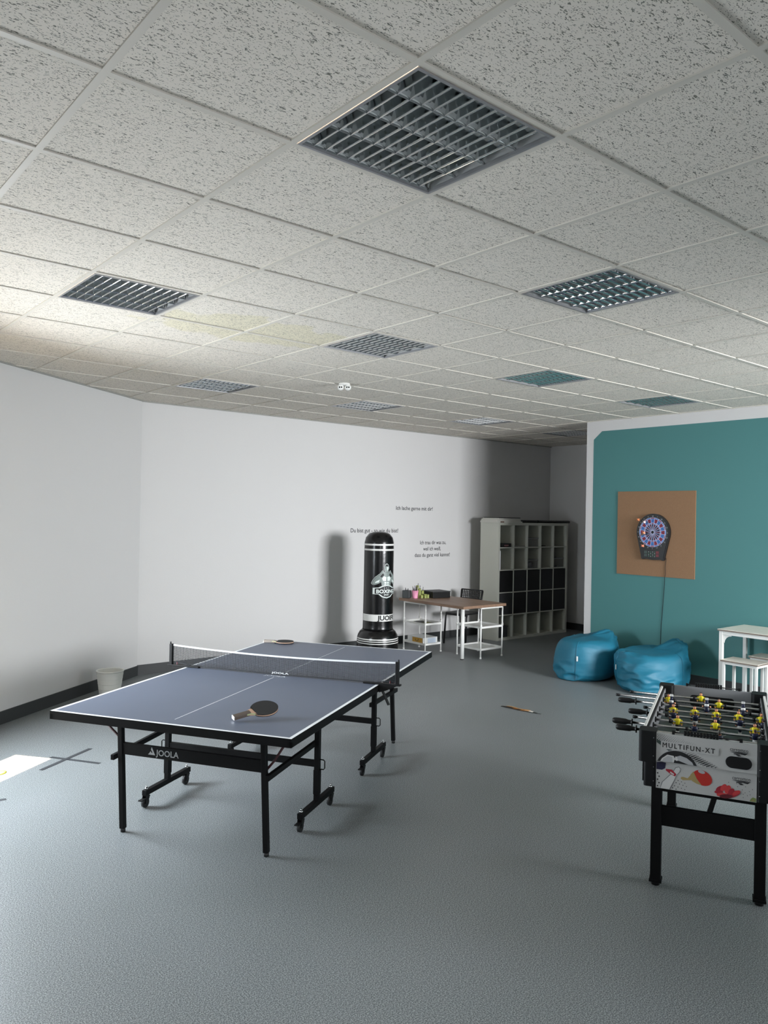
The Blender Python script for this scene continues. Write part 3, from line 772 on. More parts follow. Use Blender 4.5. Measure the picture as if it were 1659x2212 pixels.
mb = MB(); t = .004; a = .045; h = .105
for lo, hi in (((-a, -a), (a, -a + t)), ((-a, a - t), (a, a)), ((-a, -a), (-a + t, a)), ((a - t, -a), (a, a))): mb.box((lo[0], lo[1], 0), (hi[0], hi[1], h), gbm)
mb.box((-a, -a, 0), (a, a, .004), gbm); mb.build('box_body', pb)
def pens(host, loc, n, cols, r, h, z, kind, group, lab):
    for k in range(n):
        an = 2 * math.pi * k / n + .4; d = Vector((math.cos(an), math.sin(an), 0))
        mb = MB(); c = mat('pen_%s' % cols[k % len(cols)][1:], cols[k % len(cols)], .4)
        p0 = d * r * .3; p1 = d * (r * 1.15) + Vector((0, 0, h * (1 + .12 * math.sin(k * 2.3))))
        u = (p1 - p0).normalized(); mb.tube([p0, p1 - u * .012, p1], [.0038, .0038, .0012], c, 6)
        o = mb.build(kind); o.location = (loc[0], loc[1], z); tag(o, lab, 'pen', group)
pens(None, pb.location, 6, ['#1a1a1c', '#2a2a2e', '#9a9a98'], .03, .125, z0 + .006, 'pen', 'pens in the grey box', 'dark pen standing in the dark grey pen box on the desk')
pc = empty('pen_cup', (5.875, 6.44, z0), 0, 'pink plastic cup full of pens on the desk', 'cup')
pinkm = mat('pink_plastic', '#e79ab8', .4)
mb = MB(); mb.lathe([(.036, 0), (.046, .105), (.043, .105), (.034, .004), (.001, .004)], pinkm, n=28, closed=True); mb.lathe([(.036, .0), (.001, .0)], pinkm, n=28, closed=True); mb.build('cup_body', pc)
mb = MB(); mb.lathe([(.043, .103), (.048, .107), (.048, .1), (.046, .098)], pinkm, n=28, closed=True); mb.build('rim', pc)
pens(None, pc.location, 10, ['#2b2b30', '#6a5d74', '#111113', '#d9d2c0', '#3a3440'], .034, .155, z0 + .006, 'pen', 'pens in the pink cup', 'pen standing in the pink cup on the desk')
gr = mat('lime_plastic', '#9ba35f', .4)
go = empty('pencil_organiser', (5.965, 6.40, z0), 0, 'lime green organiser of small tubes beside the pink cup', 'organiser')
for k, (x, y, h) in enumerate(((0, 0, .04), (.045, -.02, .055), (.0, .05, .13), (.045, .035, .10), (.08, -.035, .05), (-.01, .08, .17))):
    mb = MB(); mb.lathe([(.021, 0), (.021, h), (.018, h), (.018, .003), (.001, .003)], gr, c=(x, y, 0), n=18, closed=True); mb.build('tube_holder', go)
for k, (x, y, h) in enumerate(((0, .05, .17), (-.01, .08, .20), (.045, .035, .15))):
    mb = MB(); mb.tube([(x - .004, y, .01), (x + .008, y - .004, h)], .0035, mat('pen_2b2b30', '#2b2b30', .4), 6)
    o = mb.build('pen'); o.location = go.location; tag(o, 'thin dark pen standing in the lime green organiser', 'pen', 'pens in the green organiser')
bb = empty('document_box', (6.24, 6.40, z0), -.12, 'flat black document box on the back of the desk', 'box')
mb = MB(); mb.box((-.15, -.13, 0), (.15, .13, .075), blackp, bev=.003); mb.build('box_body', bb)
mb = MB(); mb.box((-.153, -.133, .0755), (.153, .133, .092), mat('black_lid', '#262829', .5), bev=.003); mb.build('lid', bb)

# ================================================================== CHAIR
ch = empty('chair', (6.80, 6.40, 0), R(10), 'black chair with perforated backrest standing behind the desk', 'chair')
cm = mat('chair_black_plastic', '#141415', .45)
SZ = .455
mb = MB(); mb.box((-.19, -.19, SZ - .022), (.19, .19, SZ), cm, bev=.010); mb.box((-.20, -.185, SZ - .04), (-.17, .185, SZ - .008), cm, bev=.008); mb.build('seat', ch)
for sy in (-1, 1):
    mb = MB(); mb.tube([(-.175, sy * .175, SZ - .02), (-.19, sy * .18, SZ - .06), (-.215, sy * .19, 0)], .013, cm, 10); mb.build('leg', ch)
    mb = MB(); mb.tube([(.215, sy * .185, .0), (.165, sy * .178, SZ - .02), (.185, sy * .18, .60), (.215, sy * .185, .76)], .013, cm, 10); mb.build('leg', ch)
mb = MB(); Mb = frame((.195, .19, .63), (0, -1, 0), (.16, 0, .987))
W_, Hh = .38, .145
mb.box((0, 0, -.006), (W_, .018, .006), cm, Mb, bev=.003); mb.box((0, Hh - .02, -.006), (W_, Hh, .006), cm, Mb, bev=.003)
mb.box((0, .008, -.006), (.028, Hh - .008, .006), cm, Mb, bev=.003); mb.box((W_ - .028, .008, -.006), (W_, Hh - .008, .006), cm, Mb, bev=.003)
for k in range(1, 11): x = .024 + (W_ - .048) * k / 11; mb.box((x - .006, .01, -.004), (x + .006, Hh - .01, .004), cm, Mb)
for k in range(1, 5): y = .016 + (Hh - .036) * k / 5; mb.box((.02, y - .005, -.0038), (W_ - .02, y + .005, .0038), cm, Mb)
mb.build('backrest', ch)

# ================================================================== SHELF UNIT
SX0, SX1, SY0, SY1, SH = 7.345, 9.02, 6.235, 6.60, 1.765
shm = mat('white_shelf_laminate', '#c9cabf', .5)
su = empty('shelf_unit', ((SX0 + SX1) / 2, SY1, 0), 0, 'large white shelf unit of five by five open cubes in the alcove', 'shelf')
off = -Vector(su.location); Ms = Matrix.Translation(off)
t0, t1 = .038, .014
mb = MB()
mb.box((SX0, SY0, 0), (SX0 + t0, SY1, SH), shm, Ms); mb.box((SX1 - t0, SY0, 0), (SX1, SY1, SH), shm, Ms)
mb.box((SX0 + t0, SY0, 0), (SX1 - t0, SY1, t0), shm, Ms); mb.box((SX0 + t0, SY0, SH - t0), (SX1 - t0, SY1, SH), shm, Ms)
mb.build('shelf_carcass', su)
CWx = (SX1 - SX0 - 2 * t0) / 5; CHz = (SH - 2 * t0) / 5
for k in range(1, 5):
    z = t0 + CHz * k; mb = MB(); mb.box((SX0 + t0, SY0 + .001, z - t1 / 2), (SX1 - t0, SY1, z + t1 / 2), shm, Ms); mb.build('shelf_board', su)
for k in range(1, 5):
    x = SX0 + t0 + CWx * k; mb = MB()
    for j in range(5): mb.box((x - t1 / 2, SY0 + .001, t0 + CHz * j + (t1 / 2 if j else 0)), (x + t1 / 2, SY1, t0 + CHz * (j + 1) - (t1 / 2 if j < 4 else 0)), shm, Ms)
    mb.build('upright_divider', su)
mb = MB(); mb.box((SX0 + t0, SY1 - .004, t0), (SX1 - t0, SY1 + .001, SH - t0), shm, Ms); mb.build('back_panel', su)
def cell(col, row):      # col 0 left, row 0 TOP; returns x0,x1,z0,z1 free space
    x0 = SX0 + t0 + CWx * col + (t1 / 2 if col else 0); x1 = SX0 + t0 + CWx * (col + 1) - (t1 / 2 if col < 4 else 0)
    r = 4 - row; z0 = t0 + CHz * r + (t1 / 2 if r else 0); z1 = t0 + CHz * (r + 1) - (t1 / 2 if r < 4 else 0)
    return x0, x1, z0, z1
blackf = mat('black_fabric_insert', '#08080a', .6); charf = mat('charcoal_fabric_insert', '#2e2f31', .8, bump=(200, .1))
ordn = ['leftmost', 'second from the left', 'middle', 'second from the right', 'rightmost']
for row in (2, 3):
    for c in range(5):
        ch_ = (c + row) % 2 == 1
        x0, x1, z0, z1 = cell(c, row); mt = charf if ch_ else blackf
        bxr = empty('storage_box', ((x0 + x1) / 2, SY0 + .16, z0 + .001), 0, '%s storage box, %s in the %s box row of the shelf' % ('charcoal' if ch_ else 'black', ordn[c], 'upper' if row == 2 else 'lower'), 'storage box', 'storage boxes in the shelf unit')
        w2 = (x1 - x0) / 2 - .004; h_ = z1 - z0 - .008
        mb = MB(); mb.box((-w2, -.152, 0), (w2, .17, h_), mt, bev=.003)
        mb.build('box_body', bxr)
        mb = MB(); mb.box((-.035, -.1555, h_ * .72), (.035, -.1525, h_ * .76), mt, bev=.0008); mb.build('box_handle', bxr)
# contents
def item(name, col, row, dims, m_, label, cat, dx=0, dy=.02, grp=None, fn=None):
    x0, x1, z0, z1 = cell(col, row)
    mb = MB(); mb.box((0, 0, 0), dims, m_, bev=.002)
    if fn: fn(mb)
    o = mb.build(name); o.location = (x0 + dx, SY0 + dy, z0 + .0008); return tag(o, label, cat, grp)
item('media_player', 0, 0, (.26, .2, .055), blackp, 'black electronic box with a reddish label in the top left cube of the shelf unit', 'device', .012, .02, fn=lambda mb: (mb.box((.10, -.0012, .022), (.20, -.0002, .034), mat('reddish_label', '#a77a7c', .5)), mb.box((.04, -.0012, .03), (.09, -.0002, .036), mat('grey_label', '#55565a', .5)), mb.box((.11, -.0012, .006), (.18, -.0002, .016), mat('dark_red_label', '#4a1518', .5))))
item('paper_stack', 1, 0, (.24, .24, .018), mat('paper_grey', '#9a9a94', .7), 'low stack of paper in the top row of the shelf unit, second cube', 'paper', .03)
item('small_pouch', 3, 0, (.12, .10, .016), blackp, 'small flat black pouch in the top row of the shelf unit', 'pouch', .01)
item('magazine_file', 0, 1, (.018, .24, .285), whitel, 'white folder standing at the left of the second row cube', 'folder', .012, .01)
def clear_box(col, row, w_, h_, label, grp=None):
    x0, x1, z0, z1 = cell(col, row)
    r_ = empty('clear_storage_box', ((x0 + x1) / 2 - .01, SY0 + .16, z0 + .001), 0, label, 'storage box', 'clear plastic boxes')
    mb = MB(); a = w_ / 2; t = .003; d_ = .13
    for lo, hi in (((-a, -d_), (a, -d_ + t)), ((-a, d_ - t), (a, d_)), ((-a, -d_), (-a + t, d_)), ((a - t, -d_), (a, d_))): mb.box((lo[0], lo[1], 0), (hi[0], hi[1], h_), clearm)
    mb.box((-a, -d_, 0), (a, d_, .003), clearm); mb.build('box_body', r_)
    mb = MB(); 
    for lo, hi in (((-a - .006, -d_ - .006), (a + .006, -d_)), ((-a - .006, d_), (a + .006, d_ + .006)), ((-a - .006, -d_), (-a, d_)), ((a, -d_), (a + .006, d_))): mb.box((lo[0], lo[1], h_ - .012), (hi[0], hi[1], h_), mat('clear_rim', '#8a8d90', .3))
    mb.build('rim', r_)
    return r_
clear_box(2, 0, .26, .135, 'clear plastic box in the middle cube of the top row')
clear_box(2, 1, .25, .135, 'clear plastic box with dark contents in the middle cube of the second row')
clear_box(4, 1, .26, .15, 'clear plastic box in the rightmost cube of the second row')
x0, x1, z0, z1 = cell(2, 1)
mb = MB(); mb.box((-.06, -.08, 0), (.07, .08, .09), mat('dark_blue_grey_contents', '#262b35', .6), bev=.01); o = mb.build('toy_block'); o.location = ((x0 + x1) / 2 - .01, SY0 + .16, z0 + .006); tag(o, 'dark blue-grey block inside the clear box of the second row', 'block')
x0, x1, z0, z1 = cell(4, 1)
mb = MB(); mb.box((-.08, -.09, 0), (.02, .05, .018), blackp, bev=.005); o = mb.build('small_case'); o.location = ((x0 + x1) / 2 - .01, SY0 + .16, z0 + .006); tag(o, 'small flat black case inside the clear box at the right of the second row', 'case')
x0, x1, z0, z1 = cell(0, 4)
kb = empty('lidded_crate', (x0 + .125, SY0 + .16, z0 + .001), 0, 'dark lidded plastic crate in the bottom left cube of the shelf unit', 'crate')
mb = MB(); mb.box((-.11, -.13, 0), (.11, .13, .15), mat('dark_grey_crate', '#2e3133', .5), bev=.008); mb.build('crate_body', kb)
mb = MB(); mb.box((-.12, -.14, .1505), (.12, .14, .17), mat('dark_grey_crate', '#2e3133', .5), bev=.006); mb.build('lid', kb)
# on top
zt = SH + .0006; pm = mat('white_board_stack', '#cdccc4', .6)
for k, (x0, x1, y0, y1, h_) in enumerate(((7.28, 7.86, 6.215, 6.55, .02), (7.30, 7.84, 6.23, 6.56, .018), (7.33, 7.83, 6.235, 6.57, .016), (7.36, 7.66, 6.25, 6.57, .012))):
    mb = MB(); mb.box((x0, y0, zt), (x1, y1, zt + h_), pm, bev=.001)
    if k == 0: mb.box((7.36, y0 - .001, zt + .002), (7.44, y0 - .0002, zt + .019), mat('brown_tab', '#6b5146', .6))
    o = mb.build('white_board_sheet'); tag(o, ['white board at the bottom of the stack on the shelf unit, with a brown tab', 'second white board from the bottom of the stack on the shelf unit', 'third white board from the bottom of the stack on the shelf unit', 'small white board just under the black one on the shelf unit'][k], 'board', 'stack of boards on the shelf unit')
    zt += h_ + .0006
mb = MB(); mb.box((7.36, 6.24, zt), (7.84, 6.56, zt + .010), blackp, bev=.001); tag(mb.build('black_board'), 'thin black board lying on top of the stack on the shelf unit', 'board')
mb = MB(); mb.tube([(7.88, 6.33, SH + .023), (7.95, 6.33, SH + .023), (9.22, 6.37, SH + .023)], .022, mat('black_tube', '#08080a', .5), 14); mb.tube([(8.36, 6.34, SH + .023), (8.38, 6.34, SH + .023)], .0235, blackp, 14)
tag(mb.build('rolled_screen'), 'long black tube lying along the top of the shelf unit', 'tube')

# ================================================================== WALL LETTERING
letm = mat('wall_lettering_dark', '#26272b', .6)
def letter(txt, x, z, size, xs, label):
    mb = MB(); M = frame((x, YB - .0012, z), (1, 0, 0), (0, 0, 1))
    for k, l in enumerate(txt): 
        b2 = text_bm(l[0], size, xs, 0, 'LEFT', .0006)
        wv = max(v.co.x for v in b2.verts) - min(v.co.x for v in b2.verts)
        sc = l[2] / wv
        for v in b2.verts: v.co.x = v.co.x * sc + l[1]; v.co.y -= k * .092
        bmesh.ops.transform(b2, matrix=M, verts=b2.verts); mb.merge(b2, letm)
        if len(txt) > 1:
            if k == 0: rt = empty('wall_lettering', (x, YB - .0012, z), 0, label, 'wall lettering')
            o = mb.build('text_line', rt, rec=False); o.location = -Vector(rt.location); mb = MB()
    return rt if len(txt) > 1 else tag(mb.build('wall_lettering', rec=False), label, 'wall lettering')
letter([('Ich lache gerne mit dir!', 0, .72)], 5.87, 1.925, .078, 1, 'wall lettering "Ich lache gerne mit dir!", the highest line on the white wall')
letter([('Du bist gut - so wie du bist!', 0, .855)], 5.06, 1.60, .080, 1, 'wall lettering "Du bist gut - so wie du bist!" behind the top of the boxing bag')
letter([('Ich trau dir was zu,', .10, .53), ('weil ich weiß,', .17, .36), ('dass du ganz viel kannst!', 0, .72)], 6.25, 1.425, .078, 1, 'three-line wall lettering above the desk, starting "Ich trau dir was zu"')

# ================================================================== TEAL WALL: cork board, dart board, cord
cork = mat('cork', '#8c6c50', .9, vary=(90, .12), bump=(120, .2))
mb = MB(); mb.box((XT - .012, 2.915, 1.182), (XT - .002, 3.925, 2.185), cork, bev=.001)
tag(mb.build('cork_board'), 'square brown cork board fixed to the teal wall', 'board')
cyd, czd = 3.425, 1.70
db = empty('dart_board', (XT - .013, cyd, czd), 0, 'electronic dart board with red and blue segments on the cork board', 'dart board')
Mu = lambda d: frame((-d, 0, 0), (0, -1, 0), (0, 0, 1))       # u = image right, v = up; height goes along -x
out = []
for a in range(-20, 201, 8): out.append((.215 * math.cos(R(a)), .218 * math.sin(R(a))))
out += [(-.155, -.27), (-.148, -.315), (-.13, -.322), (-.10, -.312), (0, -.325), (.10, -.318), (.13, -.328), (.150, -.318), (.155, -.27)]
hous = mat('dart_board_black', '#17181a', .4)
mb = MB(); mb.prism(out, .028, hous, Mu(.0)); inn = [(x * .95, y * .96) for x, y in out]; mb.prism(inn, .008, hous, Mu(.028)); mb.build('dart_board_housing', db)
redm = mat('dart_red', '#7a1230', .45); blum = mat('dart_blue', '#2f66a8', .45); navm = mat('dart_navy', '#1c2648', .45); marm = mat('dart_maroon', '#4a1030', .45); webm = mat('dart_web', '#bcc4e6', .5)
mb = MB(); rings = [(.018, .098, 1), (.098, .110, 2), (.110, .158, 0), (.158, .172, 3)]
zf = .0365
def wedge(r0, r1, a0, a1, m_, h=.0, n=3):
    P = [(r0 * math.cos(a0 + (a1 - a0) * k / n), r0 * math.sin(a0 + (a1 - a0) * k / n)) for k in range(n + 1)] + [(r1 * math.cos(a1 + (a0 - a1) * k / n), r1 * math.sin(a1 + (a0 - a1) * k / n)) for k in range(n + 1)]
    mb.prism(P, 0, m_, Mu(zf + h))
for k in range(20):
    a0 = R(90 - 9 + 18 * k); a1 = a0 + R(18); odd = k % 2
    wedge(.018, .098, a0, a1, navm if not odd else marm); wedge(.098, .110, a0, a1, blum if odd else redm); wedge(.110, .158, a0, a1, blum if not odd else redm); wedge(.158, .170, a0, a1, redm if not odd else blum)
    c, s_ = math.cos(a0), math.sin(a0); p = Vector((-zf - .001, -c * .02, s_ * .02)); q = Vector((-zf - .001, -c * .172, s_ * .172)); mb.beam(p, q, .0035, .002, webm, up=(1, 0, 0))
for r_ in (.02, .098, .110, .158, .172):
    n = 48; mb.tube([(-zf - .001, -r_ * math.cos(2 * math.pi * k / n), r_ * math.sin(2 * math.pi * k / n)) for k in range(n + 1)], .002, webm, 4)
mb.tube([(-zf, 0, 0), (-zf - .002, 0, 0)], .018, blackp, 20)
mb.build('segment_face', db, rec=False)
mb = MB()
for k, nn in enumerate('20 1 18 4 13 6 10 15 2 17 3 19 7 16 8 11 14 9 12 5'.split()):
    a = R(90 - 18 * k); mb.text(nn, .022, mat('dart_number', '#a9abaf', .5), frame((-zf - .001, -.190 * math.cos(a), .190 * math.sin(a) - .008), (0, -1, 0), (0, 0, 1)), align='CENTER')
mb.build('score_numbers', db, rec=False)
mb = MB(); g1 = mat('display_green_grey', '#3c4a46', .3); g2 = mat('display_red', '#6e2c34', .3); g3 = mat('key_pale', '#aab4b4', .5); g4 = mat('key_green', '#3f8a68', .5)
for y in (-.235, -.272):
    mb.prism([(-.105, y - .015), (-.068, y - .015), (-.068, y + .015), (-.105, y + .015)], .001, g1, Mu(zf)); mb.prism([(.048, y - .015), (.085, y - .015), (.085, y + .015), (.048, y + .015)], .001, g2, Mu(zf))
for i in range(4):
    for j in range(4): mb.prism([(-.05 + i * .026 + a_, -.288 + j * .018 + b_) for a_, b_ in ((0, 0), (.009, 0), (.009, .007), (0, .007))], .001, g3 if (i + j) % 2 else g4, Mu(zf))
mb.build('control_panel', db)
dcols = [('#d98a5c', -.125, .140, 'orange dart stuck in the upper left edge of the dart board'), ('#e6d3d0', -.045, .115, 'pale pink dart in the upper part of the dart board'), ('#e9a070', -.050, -.012, 'orange dart beside the bull of the dart board'), ('#5a4a3a', -.072, -.03, 'dark brown dart left of the bull'), ('#e8916e', -.062, -.165, 'salmon dart in the lower rim of the dart board')]
for col, u, v, lab in dcols:
    dr = empty('dart', (XT - .013 - .037, cyd - u, czd + v), 0, lab, 'dart', 'darts in the dart board')
    fm = mat('dart_flight_' + col[1:], col, .5)
    mb = MB(); mb.tube([(0, 0, 0), (-.022, 0, .0)], .0012, chrome, 6); mb.tube([(-.02, 0, 0), (-.03, 0, .001), (-.066, 0, .003)], [.002, .004, .0035], blackp, 8); mb.build('barrel', dr)
    mb = MB(); mb.tube([(-.066, 0, .003), (-.095, 0, .004)], .0018, fm, 6)
    for q in range(4):
        a = R(45 + 90 * q); n = Vector((0, math.cos(a), math.sin(a)))
        P = [Vector((-.085, 0, .004)), Vector((-.095, 0, .004)) + n * .02, Vector((-.125, 0, .005)) + n * .018, Vector((-.122, 0, .005))]
        mb.beam(P[0].lerp(P[3], .1) + n * .009, P[3] + n * .009, .018, .0008, fm, up=(n.cross(Vector((1, 0, 0)))))
    mb.build('flight', dr)
mb = MB(); xw = XT - .006; xk = XT - .018
mb.tube([(XT - .03, cyd - .145, 1.405), (xk, cyd - .163, 1.40), (xk, cyd - .158, 1.36), (xk, cyd - .150, 1.30), (xk, cyd - .155, 1.22), (xk, cyd - .145, 1.175), (xw, cyd - .140, 1.12), (xw, cyd - .128, .95), (xw, cyd - .120, .80), (xw, cyd - .105, .62), (xw, cyd - .10, .45), (xw, cyd - .09, .2), (xw, cyd - .09, .12)], .0028, blackp, 6)
tag(mb.build('power_cord'), 'thin black power cord hanging from the dart board down the teal wall', 'cord')

# ================================================================== BAR TABLE AND STOOLS
topm = wood_mat('pale_wood_board', '#d8d2c4', '#efebe0', (14, 1, 14), .35)
dkedge = mat('board_edge_taupe', '#7d7166', .6)
frm = mat('white_steel_frame', '#dddeda', .35)
def stand(name, x0, x1, y0, y1, h, leg, label, cat, grp=None, brackets=False, foot=None):
    r_ = empty(name, ((x0 + x1) / 2, (y0 + y1) / 2, 0), 0, label, cat, grp); off = -Vector(r_.location); M = Matrix.Translation(off)
    mb = MB(); mb.box((x0, y0, h - .004), (x1, y1, h), topm, M); mb.box((x0 + .0005, y0 + .0005, h - .018), (x1 - .0005, y1 - .0005, h - .0042), dkedge, M); mb.build('board_top', r_)
    i = .012; q = leg / 2
    for x in (x0 + i + q, x1 - i - q):
        for y in (y0 + i + q, y1 - i - q):
            mb = MB(); mb.box((x - q, y - q, 0), (x + q, y + q, h - .018), frm, M, bev=.002); mb.build('leg', r_)
    mb = MB(); z0, z1 = h - .018 - leg, h - .0185
    mb.box((x0 + i + leg, y0 + i + .002, z0), (x1 - i - leg, y0 + i + leg - .002, z1), frm, M); mb.box((x0 + i + leg, y1 - i - leg + .002, z0), (x1 - i - leg, y1 - i - .002, z1), frm, M)
    mb.box((x0 + i + .002, y0 + i + leg, z0), (x0 + i + leg - .002, y1 - i - leg, z1), frm, M); mb.box((x1 - i - leg + .002, y0 + i + leg, z0), (x1 - i - .002, y1 - i - leg, z1), frm, M)
    mb.build('top_frame', r_)
    if brackets:
        for y, s_ in ((y1 - i - leg, -1), (y0 + i + leg, 1)):
            mb = MB(); P = [(0, 0), (.085, 0)] + [(.085 - .07 * math.sin(R(a)), -.07 * (1 - math.cos(R(a))) - .012) for a in range(0, 91, 15)] + [(0, -.095)]
            mb.prism(P, .003, frm, M @ frame((x0 + i + leg / 2, y, z0 + .001), (0, s_, 0), (0, 0, 1))); mb.build('corner_bracket', r_)
    if foot:
        mb = MB(); mb.box((x0 + i + .003, y0 + i + leg, foot), (x0 + i + leg - .003, y1 - i - leg, foot + leg), frm, M); mb.build('footrest', r_)
    return r_
stand('bar_table', 6.295, 6.87, 1.10, 2.325, .75, .036, 'tall narrow white table with pale board top against the teal wall at right', 'table', None, True)
stand('stool', 6.265, 6.535, 1.90, 2.275, .45, .026, 'nearer white stool with pale top tucked under the white table', 'stool', 'white stools under the table')
stand('stool', 6.56, 6.85, 1.66, 2.13, .478, .026, 'farther white stool, close to the teal wall under the white table', 'stool', 'white stools under the table')

# ================================================================== TABLE FOOTBALL
fx, fy, fa = 2.13, .60, R(26 - 90)           # local x along the short near end, local y away along the long side
FB = empty('table_football', (fx, fy, 0), fa, 'table football table with black corners and white printed end panel at right', 'game table')
FW, FL, FZ = .60, 1.26, .775
cabm = mat('cabinet_black', '#050506', .6, spec=.2); greyc = mat('cabinet_grey_inside', '#7d7e80', .5); fieldm = mat('field_dark_green', '#2a3a38', .4)
panm = mat('panel_white_print', '#b4b4b2', .4); railw = mat('rail_white', '#d4d4d0', .4)
rodm = mat('steel_rod', '#b0b0ae', .22, 1.)
# corner blocks, two-stepped, rounded
def rrect(x0, x1, y0, y1, r, n=5):
    P = []
    for cx_, cy_, a0 in ((x1 - r, y1 - r, 0), (x0 + r, y1 - r, 90), (x0 + r, y0 + r, 180), (x1 - r, y0 + r, 270)):
        for k in range(n + 1): a = R(a0 + 90 * k / n); P.append((cx_ + r * math.cos(a), cy_ + r * math.sin(a)))
    return P
for x0, x1 in ((-.012, .072), (FW - .072, FW + .012)):
    for y0, y1 in ((-.014, .08), (FL - .08, FL + .014)):
        mb = MB(); mb.prism(rrect(x0, x1, y0, y1, .018), FZ + .006 - .625, darkm, z0=.625); i = .024
        a = (x0 + i, x1) if x0 < .1 else (x0, x1 - i); b = (y0 + .018, y1) if y0 < .1 else (y0, y1 - .018)
        mb.prism(rrect(a[0], a[1], b[0], b[1], .014), .1245, darkm, z0=.50); co = mb.build('corner_block', FB)
        mb = MB()
        if y0 < .1:
            for z in (.75, .66, .60, .53): mb.tube([(x1 - .012 if x0 < .1 else x0 + .012, b[0] - (.0185 if z > .63 else .0005), z), (x1 - .012 if x0 < .1 else x0 + .012, b[0] - (.02 if z > .63 else .002), z)], .002, chrome, 8)
            mb.build('screw', co)
# end panels
def end_panel(y, s, printed):
    mb = MB(); ya, yb = sorted((y - .006 * 0, y + s * .018))
    mb.box((.072, ya, .635), (FW - .072, yb, FZ), panm if printed else greyc); up = mb.build('end_panel', FB)
    mb = MB(); ya, yb = sorted((y + s * .012, y + s * .026))
    mb.box((.072, ya, .497), (FW - .072, yb, .6345), panm if printed else cabm); lo = mb.build('lower_end_panel', FB)
    return up, lo
up, lo = end_panel(-.004, 1, True); end_panel(FL + .004, -1, False)
# printing on the near end: u = local x, v = z ; helper writes flat shapes just proud of the panel
def PR(y): return frame((0, y, 0), (1, 0, 0), (0, 0, 1))
YU = -.0046; YLo = .0075
ink2 = mat('print_black', '#18181a', .5); ink3 = mat('print_grey', '#6e7072', .5); inkr = mat('print_red', '#b32a20', .5); inkd = mat('print_crimson', '#9c1f2e', .5); inky = mat('print_wood', '#a08c5c', .5); inkn = mat('print_navy', '#1c1a38', .5); inkw = mat('print_white', '#c6c6c4', .5); inkg = mat('print_green', '#7f8f52', .5); inks = mat('print_silver', '#a9aaac', .5)
def blob(mb, P, m_, y): mb.prism(P, 0, m_, PR(y))
def circ(cx_, cz_, r, n=24, a0=0, a1=360, rx=1): return [(cx_ + rx * r * math.cos(R(a0 + (a1 - a0) * k / n)), cz_ + r * math.sin(R(a0 + (a1 - a0) * k / n))) for k in range(n + (0 if a1 - a0 == 360 else 1))]
def clip_poly(P, z0, z1, x0=.0735, x1=FW - .0735): return [(min(max(x, x0), x1), min(max(z, z0), z1)) for x, z in P]
mb = MB(); y = YU
blob(mb, [(.0735, .745), (.105, .722), (.16, .69), (.135, .688), (.0735, .733)], ink3, y)
blob(mb, [(.0735, .742), (.09, .738), (.15, .694), (.135, .69), (.0735, .728)], mat('print_dark_green', '#3c4a46', .5), y - .0003)
# football
blob(mb, clip_poly(circ(.170, .600, .100, 30, 15, 165), .636, .77), inks, y - .0005)
blob(mb, clip_poly(circ(.170, .598, .099, 30, 15, 165), .636, .77), ink2, y - .0008)
blob(mb, clip_poly([(.092, .637), (.10, .652), (.125, .673), (.155, .670), (.16, .655), (.155, .637)], .636, .77), inkw, y - .0011)
blob(mb, clip_poly([(.165, .668), (.185, .676), (.215, .668), (.24, .650), (.247, .637), (.222, .637), (.195, .645), (.172, .652)], .636, .77), inks, y - .0011)
blob(mb, clip_poly([(.1, .638), (.108, .652), (.128, .667), (.148, .664), (.15, .638)], .636, .77), inks, y - .0014)
blob(mb, clip_poly([(.163, .67), (.17, .668), (.176, .650), (.166, .648), (.158, .655)], .636, .77), inkw, y - .0014)
# halftone dots: upper left cloud and diagonal band
random.seed(3)
for i in range(17):
    for j in range(7):
        u = .078 + i * .0105 + (j % 2) * .005; v = .768 - j * .0062 - i * .0006
        r_ = .0024 - i * .00008 - abs(j - 4) * .00018
        if r_ > .0006 and v > .742 - i * .0009 and not (i > 11 and j < 2): blob(mb, circ(u, v, r_, 6), ink2, y - .0017)
for i in range(17):
    for j in range(6):
        u = .185 + i * .0105 + j * .009; v = .692 - i * .0050 + j * .0035 - 0.0
        u -= j * .003
        r_ = .0040 - abs(j - 2.2) * .0007 - max(0, 4 - i) * .0006
        if v > .640 and r_ > .0008: blob(mb, circ(u, v, r_, 6), ink2, y - .0017)
blob(mb, rrect(.094, .36, .7000, .7385, .005), panm, y - .0019)
# dark oval ball return opening
blob(mb, rrect(.388, .508, .6485, .7085, .0295, 8), inks, y - .0019); blob(mb, rrect(.390, .506, .6500, .707, .0285, 8), mat('opening_black', '#020203', .9), y - .0022)
def swoosh(mb, u, v, y, k=1):
    for P in ([(0, .0), (.03, .003), (.075, .004), (.055, -.002), (.03, -.003)], [(.02, -.005), (.05, -.003), (.085, .003), (.07, -.009), (.05, -.006), (.035, -.011), (.02, -.009)], [(.03, -.012), (.045, -.010), (.055, -.016), (.04, -.018)]):
        blob(mb, [(u + a * k, v + b * k) for a, b in P], ink2, y)
swoosh(mb, .405, .7275, y - .0022)
mb.build('panel_print', up, rec=False)
mb = MB()
for a_, b_ in ((0, 0), (.0009, 0), (.0004, .0006), (.0005, -.0006)): mb.text('MULTIFUN-XT', .034, ink2, frame((.0995 + a_, YU - .0025 - a_ * .1, .7078 + b_), (1, 0, 0), (0, 0, 1)), xs=.90, bold=.0, space=1.3)
mb; mb.text('carromco', .0255, ink2, frame((.408, YU - .0025, .7325), (1, 0, 0), (0, 0, 1)), xs=.80)
mb.build('lettering', up, rec=False)
mb = MB(); y = YLo
blob(mb, [(.0735, .590), (.0735, .625), (.10, .630), (.118, .628), (.115, .600), (.10, .590)], inkn, y)
